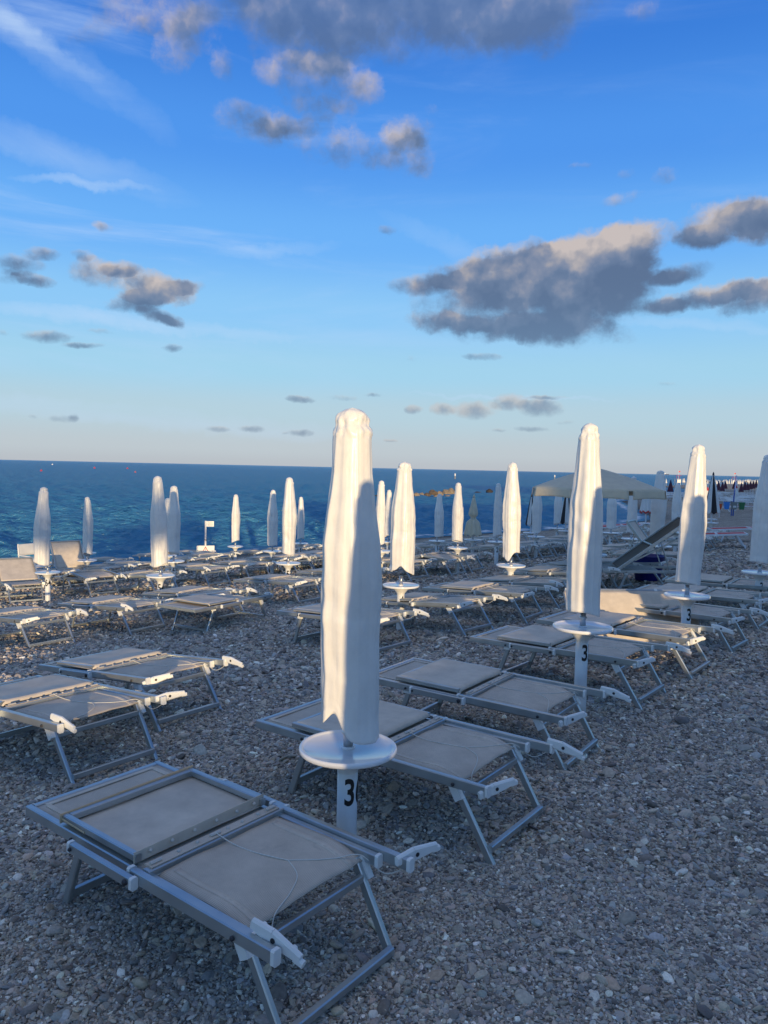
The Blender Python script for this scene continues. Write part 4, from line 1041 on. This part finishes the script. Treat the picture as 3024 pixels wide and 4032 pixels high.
def pine():  # added tree, its crown set to shade some umbrellas nearer the sea
    root = empty('shade_pine'); c = back(20, -2.75); root.location = (c[0], c[1], 0); g = random.Random(3)
    mb = MB(); mb.tube([(0,0,-.2),(.05,.02,1.2),(-.03,.05,2.4),(.02,0,3.5),(0,0,4.3)], [.20,.17,.15,.13,.09], 12); tr = mb.build('trunk', M['bark'], root)
    mb = MB()
    for k in range(9):
        a_ = k*.7+g.uniform(-.2,.2); r = g.uniform(1.2,2.1)
        mb.tube([(0,0,2.9+.1*k),(r*.5*math.cos(a_),r*.5*math.sin(a_),3.5+.12*k),(r*math.cos(a_),r*math.sin(a_),3.9+.12*k)], [.07,.05,.02], 6)
    mb.build('limb', M['bark'], tr)
    mb = MB()
    for k in range(95):
        a_ = g.uniform(0,6.28); r = 2.35*math.sqrt(g.random()); cx, cy = r*math.cos(a_), r*math.sin(a_); cz = 3.75+1.5*(1-(r/2.4)**2)*g.random()+g.uniform(-.1,.15)
        for j in range(34):
            d = Vector((g.gauss(0,1),g.gauss(0,1),g.gauss(0,.6))); p_ = Vector((cx,cy,cz))+d*.17
            e1 = Vector((g.gauss(0,1),g.gauss(0,1),g.gauss(0,1))).normalized()*.09; e2 = e1.cross(Vector((g.gauss(0,1),g.gauss(0,1),g.gauss(0,1)))).normalized()*.035
            mb.add([p_-e1,p_+e2,p_+e1,p_-e2], [(0,1,2,3)])
    mb.build('crown', M['needle'], root)
    return tag(root, 'umbrella-shaped pine tree added unseen behind the camera to cast shade', 'tree')
pine()

# ------------------------------------------------------------------ sun, sky and clouds
SUN_EL = 5.7
sd = Vector((-LD.x*math.cos(R(SUN_EL)), -LD.y*math.cos(R(SUN_EL)), math.sin(R(SUN_EL))))
sl = bpy.data.lights.new('sun', 'SUN'); sl.energy = 2.6; sl.angle = R(.5); sl.color = (1.0,.74,.40)
so = bpy.data.objects.new('sun', sl); col.objects.link(so); so.rotation_euler = (-sd).to_track_quat('-Z','Y').to_euler()

P_, Q_, F_ = R(3.27), R(1.28), 1660.
def dirpx(px, py):
    x, y = (px-829.5)/F_, (1106-py)/F_; c, s = math.cos(Q_), math.sin(Q_); x, y = x*c-y*s, x*s+y*c
    return Vector((x, math.cos(P_)+y*math.sin(P_), -math.sin(P_)+y*math.cos(P_))).normalized()
def azel(px, py):
    d = dirpx(px, py); return math.degrees(math.atan2(d.x, d.y)), math.degrees(math.asin(d.z))
CL = [ # photo x, y, half width, half height, turn, weight, brightness bias
 (830,-20,410,125,0,1.0,-.35),(1080,25,170,90,5,.75,.0),(640,40,170,90,0,.6,.0),(330,28,115,42,-5,.6,.5),(405,75,75,50,-45,.65,.5),(478,125,26,45,-25,.6,.4),(200,70,70,25,-20,.35,.1),
 (690,180,125,52,3,.62,-.05),(575,158,30,26,0,.5,.7),(795,190,30,32,0,.5,.6),(690,140,70,24,0,.45,.6),(700,240,90,25,0,.4,-.3),
 (575,272,95,40,5,.6,.15),(640,270,80,22,-5,.5,-.3),(780,320,125,40,-6,.55,.0),(880,285,45,36,-15,.62,.3),(915,345,30,36,-35,.5,.4),(860,360,60,25,0,.35,.1),
 (1150,655,235,72,-3,.95,-.40),(1180,590,190,52,-10,.85,-.1),(1260,545,130,36,-10,1.1,.8),(1375,512,70,34,-5,1.1,.9),(1100,550,80,26,-10,.9,.4),(910,615,60,20,-5,.9,-.1),(985,590,60,28,-10,.9,.0),(960,695,80,20,3,.75,.1),(1190,715,170,30,2,.75,-.1),(1300,630,120,55,-20,.8,-.35),(1330,590,90,30,-20,.9,-.3),
 (1570,478,110,44,-8,1.15,.1),(1640,470,70,36,0,1.0,.3),(1510,515,50,22,0,.9,-.4),(1480,590,52,22,-12,.95,-.5),(1440,600,40,16,0,.7,-.5),(1530,640,125,22,-9,1.0,-.1),(1630,640,80,32,-12,1.0,.0),(1640,515,40,16,0,.7,-.2),(1430,660,50,14,0,.6,-.4),
 (35,570,52,20,-5,.85,-.1),(75,605,40,13,5,.8,-.2),(90,548,36,13,-5,.8,.0),(20,600,30,14,0,.6,-.1),(205,590,48,30,0,.9,-.1),(260,580,40,16,-10,.75,.1),(180,550,24,12,0,.5,.1),(335,625,82,32,3,1.1,.35),(300,650,70,20,-14,1.0,-.45),(400,620,40,14,-8,.7,.2),(345,684,46,14,10,1.05,-.6),(370,697,28,9,18,.7,-.5),
 (100,727,48,13,-3,.85,-.3),(185,746,44,6,-5,.75,-.3),(222,716,28,6,0,.55,-.1),(371,752,20,9,-5,.75,-.1),(223,490,22,11,0,.7,.15),(8,718,12,7,0,.5,-.2),
 (650,863,29,7,2,.85,-.3),(740,860,32,6,0,.5,-.2),(806,853,20,4,-3,.6,-.2),(891,884,18,9,0,.9,.2),(956,884,26,13,0,1.0,.7),(1030,886,46,18,-2,1.1,.8),(1100,868,36,17,0,1.05,.6),(1170,880,46,20,0,1.1,.35),(1185,858,50,4,0,.6,.3),(1150,927,36,6,0,.85,.0),(1078,929,15,4,0,.6,-.1),(470,927,26,6,0,.8,-.2),(545,927,26,7,0,.8,-.2),(646,935,30,7,0,.8,-.2),(612,936,8,4,0,.5,-.2),(138,905,30,9,0,.75,-.2),(160,900,10,10,0,.6,-.2),(70,900,10,5,0,.6,-.2),(845,952,14,3,0,.6,-.1),(1222,913,26,5,-8,.6,-.1),(1045,771,40,8,0,.75,-.3),(932,235,18,14,0,.4,.1),(1345,428,40,14,-12,.45,.2),(1440,378,30,18,0,.55,.1),(1355,375,22,12,0,.3,.1),(835,496,18,10,0,.4,.2),(890,775,18,8,0,.35,-.1),(1390,22,40,22,0,.4,.2),(1440,830,24,5,0,.3,0),(1250,358,30,8,0,.3,.1)]
w = bpy.data.worlds.new('World'); sc.world = w; w.use_nodes = True
nt = w.node_tree; N = nt.nodes; L = nt.links
for n_ in list(N): N.remove(n_)
out = N.new('ShaderNodeOutputWorld')
sky = N.new('ShaderNodeTexSky'); sky.sky_type = 'NISHITA'; sky.sun_disc = False
sky.sun_elevation = R(SUN_EL); sky.sun_rotation = math.atan2(sd.x, sd.y); sky.air_density = 1.0; sky.dust_density = .25; sky.ozone_density = 3.5
tcw = N.new('ShaderNodeTexCoord')
sepw = N.new('ShaderNodeSeparateXYZ'); L.new(tcw.outputs['Generated'], sepw.inputs[0])
def math_(op, a, b=None, c=None, clamp=False):
    n_ = N.new('ShaderNodeMath'); n_.operation = op; n_.use_clamp = clamp
    for i, v in enumerate((a, b, c)):
        if v is None: continue
        if isinstance(v, (int, float)): n_.inputs[i].default_value = v
        else: L.new(v, n_.inputs[i])
    return n_.outputs[0]
def maprange(v, a, b, c, d, smooth=False):
    n_ = N.new('ShaderNodeMapRange'); n_.interpolation_type = 'SMOOTHSTEP' if smooth else 'LINEAR'
    for i, q in enumerate((a, b, c, d)): n_.inputs[1+i].default_value = q
    L.new(v, n_.inputs[0]); return n_.outputs[0]
def mix(f, a, b, blend='MIX'):
    n_ = N.new('ShaderNodeMix'); n_.data_type = 'RGBA'; n_.blend_type = blend
    for k, v in (('Factor', f), ('A', a), ('B', b)):
        if isinstance(v, (int, float)): n_.inputs[k].default_value = v
        elif isinstance(v, tuple): n_.inputs[k].default_value = (*v, 1) if len(v) == 3 else v
        else: L.new(v, n_.inputs[k])
    return n_.outputs['Result']
az_ = math_('MULTIPLY', math_('ARCTAN2', sepw.outputs[0], sepw.outputs[1]), 180/math.pi)
el_ = math_('MULTIPLY', math_('ARCSINE', sepw.outputs[2]), 180/math.pi)
# sky graded by height: pale horizon, blue above; unseen grey zenith added to brighten ground
rampn = N.new('ShaderNodeValToRGB'); rampn.color_ramp.interpolation = 'EASE'
SKYR = [(0,(.45,.49,.55)),(1.2,(.48,.54,.60)),(4,(.44,.59,.68)),(7,(.35,.61,.78)),(11,(.26,.55,.86)),(16,(.145,.42,.88)),(22,(.075,.29,.80)),(29,(.038,.195,.67)),(37,(.022,.125,.53)),(44,(.06,.17,.50)),(58,(.42,.46,.53)),(90,(.62,.62,.64))]
el01 = math_('DIVIDE', el_, 90., clamp=True)
e_ = rampn.color_ramp.elements
e_[0].position = 0; e_[0].color = (*SKYR[0][1],1); e_[1].position = 1; e_[1].color = (*SKYR[-1][1],1)
for p, c in SKYR[1:-1]:
    q = e_.new(p/90); q.color = (*c,1)
L.new(el01, rampn.inputs[0])
STR = .15
gain = 1.06/STR/1.741
graded = mix(1., rampn.outputs[0], (gain,gain,gain), 'MULTIPLY')
# the side away from the sun is graded, the sunset side stays as the sky model gives it
away = maprange(math_('MULTIPLY_ADD', sepw.outputs[0], LD.x, math_('MULTIPLY', sepw.outputs[1], LD.y)), -.55, .25, 0, 1, True)
clear = mix(math_('MULTIPLY', away, .93), mix(1., sky.outputs[0], (.86,.95,1.15), 'MULTIPLY'), graded)
# high thin streaks
comb = N.new('ShaderNodeCombineXYZ'); comb.inputs[2].default_value = 1.; L.new(az_, comb.inputs[0]); L.new(el_, comb.inputs[1])
mpc = N.new('ShaderNodeMapping'); mpc.inputs['Rotation'].default_value = (0,0,R(22)); mpc.inputs['Scale'].default_value = (.035,.20,1); L.new(comb.outputs[0], mpc.inputs[0])
nc = N.new('ShaderNodeTexNoise'); nc.inputs['Scale'].default_value = 1.0; nc.inputs['Detail'].default_value = 9; nc.inputs['Roughness'].default_value = .62; nc.inputs['Distortion'].default_value = .6; L.new(mpc.outputs[0], nc.inputs['Vector'])
cir = math_('MULTIPLY', maprange(nc.outputs['Fac'], .48, .78, 0, 1, True), maprange(el_, 2, 12, .2, 1))
cir = math_('MULTIPLY', cir, maprange(az_, -20, 10, .55, .12, True))
clear = mix(cir, clear, (.50*gain,.66*gain,.92*gain))
# heaped clouds
nz1 = N.new('ShaderNodeTexNoise'); nz1.inputs['Scale'].default_value = .42; nz1.inputs['Detail'].default_value = 7; nz1.inputs['Roughness'].default_value = .6; L.new(comb.outputs[0], nz1.inputs['Vector'])
wv = N.new('ShaderNodeVectorMath'); wv.operation = 'MULTIPLY_ADD'; wv.inputs[1].default_value = (2.1,1.5,0)
nsub = N.new('ShaderNodeVectorMath'); nsub.operation = 'SUBTRACT'; nsub.inputs[1].default_value = (.5,.5,.5); L.new(nz1.outputs['Color'], nsub.inputs[0])
L.new(nsub.outputs[0], wv.inputs[0]); L.new(comb.outputs[0], wv.inputs[2])
nzs = N.new('ShaderNodeTexNoise'); nzs.inputs['Scale'].default_value = 1.5; nzs.inputs['Detail'].default_value = 6; nzs.inputs['Roughness'].default_value = .6; L.new(comb.outputs[0], nzs.inputs['Vector'])
wv2 = N.new('ShaderNodeVectorMath'); wv2.operation = 'MULTIPLY_ADD'; wv2.inputs[1].default_value = (.8,.45,0)
ns2 = N.new('ShaderNodeVectorMath'); ns2.operation = 'SUBTRACT'; ns2.inputs[1].default_value = (.5,.5,.5); L.new(nzs.outputs['Color'], ns2.inputs[0])
L.new(ns2.outputs[0], wv2.inputs[0])
# big clouds get the large warp, all get the small one
def cloud_sum(items, base):
    D = None; B = None
    for (px, py, hw, hh, turn, wt, br) in items:
        a0, e0 = azel(px, py); rx = math.hypot(*[p-q for p, q in zip(azel(px+hw, py), (a0, e0))]); ry = math.hypot(*[p-q for p, q in zip(azel(px, py+hh), (a0, e0))])
        th = R(-turn-1.3); c_, s_n = math.cos(th), math.sin(th); ax_, ay_ = 1/(rx*1.32), 1/(ry*1.38)
        def lin(cx, cy):
            n_ = N.new('ShaderNodeVectorMath'); n_.operation = 'DOT_PRODUCT'; L.new(base, n_.inputs[0]); n_.inputs[1].default_value = (cx, cy, -(cx*a0+cy*e0)); return n_.outputs['Value']
        uu = lin(c_*ax_, s_n*ax_); vv = lin(-s_n*ay_, c_*ay_)
        d2 = math_('MULTIPLY_ADD', uu, uu, math_('MULTIPLY', vv, vv))
        f = math_('MULTIPLY', math_('SUBTRACT', 1., d2, clamp=True), wt)
        bb = math_('MULTIPLY', f, math_('MULTIPLY_ADD', vv, .85, br))
        D = f if D is None else math_('ADD', D, f); B = bb if B is None else math_('ADD', B, bb)
    return D, B
big = [c for c in CL if c[2]*c[3] > 1500]; small = [c for c in CL if c[2]*c[3] <= 1500]
L.new(wv.outputs[0], wv2.inputs[2])
D1, B1 = cloud_sum(big, wv2.outputs[0])
wv3 = N.new('ShaderNodeVectorMath'); wv3.operation = 'MULTIPLY_ADD'; wv3.inputs[1].default_value = (.75,.32,0); L.new(ns2.outputs[0], wv3.inputs[0]); L.new(comb.outputs[0], wv3.inputs[2])
D2, B2 = cloud_sum(small, wv3.outputs[0])
CIR = [(110,130,130,30,24,.35,0),(260,205,120,30,28,.32,0),(60,70,200,20,22,.35,0),(150,345,230,34,9,.45,0),(190,396,130,9,-4,.7,0),(240,690,340,15,1,.65,0),(300,900,430,20,2,.45,0),(1000,540,160,20,20,.3,0),(600,540,110,14,-8,.3,0),(1500,700,160,12,6,.4,0),(1100,858,190,4,0,.5,0)]
D3, _ = cloud_sum(CIR, wv2.outputs[0])
D = math_('ADD', D1, D2); B = math_('ADD', B1, B2)
nz2 = N.new('ShaderNodeTexNoise'); nz2.inputs['Scale'].default_value = .36; nz2.inputs['Detail'].default_value = 12; nz2.inputs['Roughness'].default_value = .66; L.new(wv3.outputs[0], nz2.inputs['Vector'])
nzb = N.new('ShaderNodeTexNoise'); nzb.inputs['Scale'].default_value = .42; nzb.inputs['Detail'].default_value = 3.5; nzb.inputs['Roughness'].default_value = .55; L.new(wv3.outputs[0], nzb.inputs['Vector'])
dens = math_('ADD', D, math_('MULTIPLY', math_('SUBTRACT', nz2.outputs['Fac'], .5), 1.9))
alpha = math_('MULTIPLY', maprange(dens, .05, 1.15, 0, .96, True), maprange(D, .0, .30, 0, 1, True))
bright = math_('DIVIDE', B, math_('MAXIMUM', D, .08))
bright = math_('ADD', bright, math_('MULTIPLY', math_('SUBTRACT', nzb.outputs['Fac'], .5), 3.6))
thin = maprange(dens, .3, 1.1, .35, -.15)
bright = math_('ADD', bright, thin)
crc = N.new('ShaderNodeValToRGB'); ec = crc.color_ramp.elements
ec[0].position = .0; ec[0].color = (.10,.152,.262,1); ec[1].position = 1; ec[1].color = (.56,.49,.46,1)
for p, c in ((.30,(.135,.19,.305)),(.52,(.215,.25,.345)),(.74,(.38,.36,.38))):
    q = ec.new(p); q.color = (*c,1)
L.new(maprange(bright, -.8, .95, 0, 1), crc.inputs[0])
# far clouds near the horizon pale out
hz = maprange(el_, 0, 14, .42, 0, True)
ccol = mix(1., crc.outputs[0], (gain,gain,gain), 'MULTIPLY'); ccol = mix(hz, ccol, clear)
clear2 = mix(math_('MULTIPLY', D3, maprange(nc.outputs['Fac'], .30, .72, .15, 1.)), clear, (.52*gain,.68*gain,.90*gain))
alpha = math_('MULTIPLY', alpha, maprange(el_, 20, 34, 1., .70, True))
cloudy = mix(alpha, clear2, ccol)
bgA = N.new('ShaderNodeBackground'); bgB = N.new('ShaderNodeBackground')
for b_ in (bgA, bgB): b_.inputs[1].default_value = STR
L.new(clear, bgA.inputs[0]); L.new(cloudy, bgB.inputs[0])
front = math_('MULTIPLY', math_('GREATER_THAN', sepw.outputs[1], .1), math_('GREATER_THAN', sepw.outputs[2], 0.))
msx = N.new('ShaderNodeMixShader'); L.new(front, msx.inputs[0]); L.new(bgA.outputs[0], msx.inputs[1]); L.new(bgB.outputs[0], msx.inputs[2])
L.new(msx.outputs[0], out.inputs[0])

# ------------------------------------------------------------------ camera and picture
cam = bpy.data.cameras.new('camera'); cam.sensor_fit = 'HORIZONTAL'; cam.sensor_width = 36; cam.lens = 36*1660/1659; cam.clip_start = .05; cam.clip_end = 60000
co = bpy.data.objects.new('camera', cam); col.objects.link(co)
co.matrix_world = Matrix.Translation((0,0,1.66))@Matrix.Rotation(R(90-3.27),4,'X')@Matrix.Rotation(R(1.28),4,'Z')
sc.camera = co
vs_ = sc.view_settings
sc.display_settings.display_device = 'sRGB'; vs_.view_transform = 'Standard'; vs_.look = 'None'; vs_.exposure = .8; vs_.gamma = 1; vs_.use_curve_mapping = False
sc.cycles.use_denoising = True
sc.cycles.max_bounces = 6; sc.cycles.diffuse_bounces = 3; sc.cycles.glossy_bounces = 3; sc.cycles.transparent_max_bounces = 4
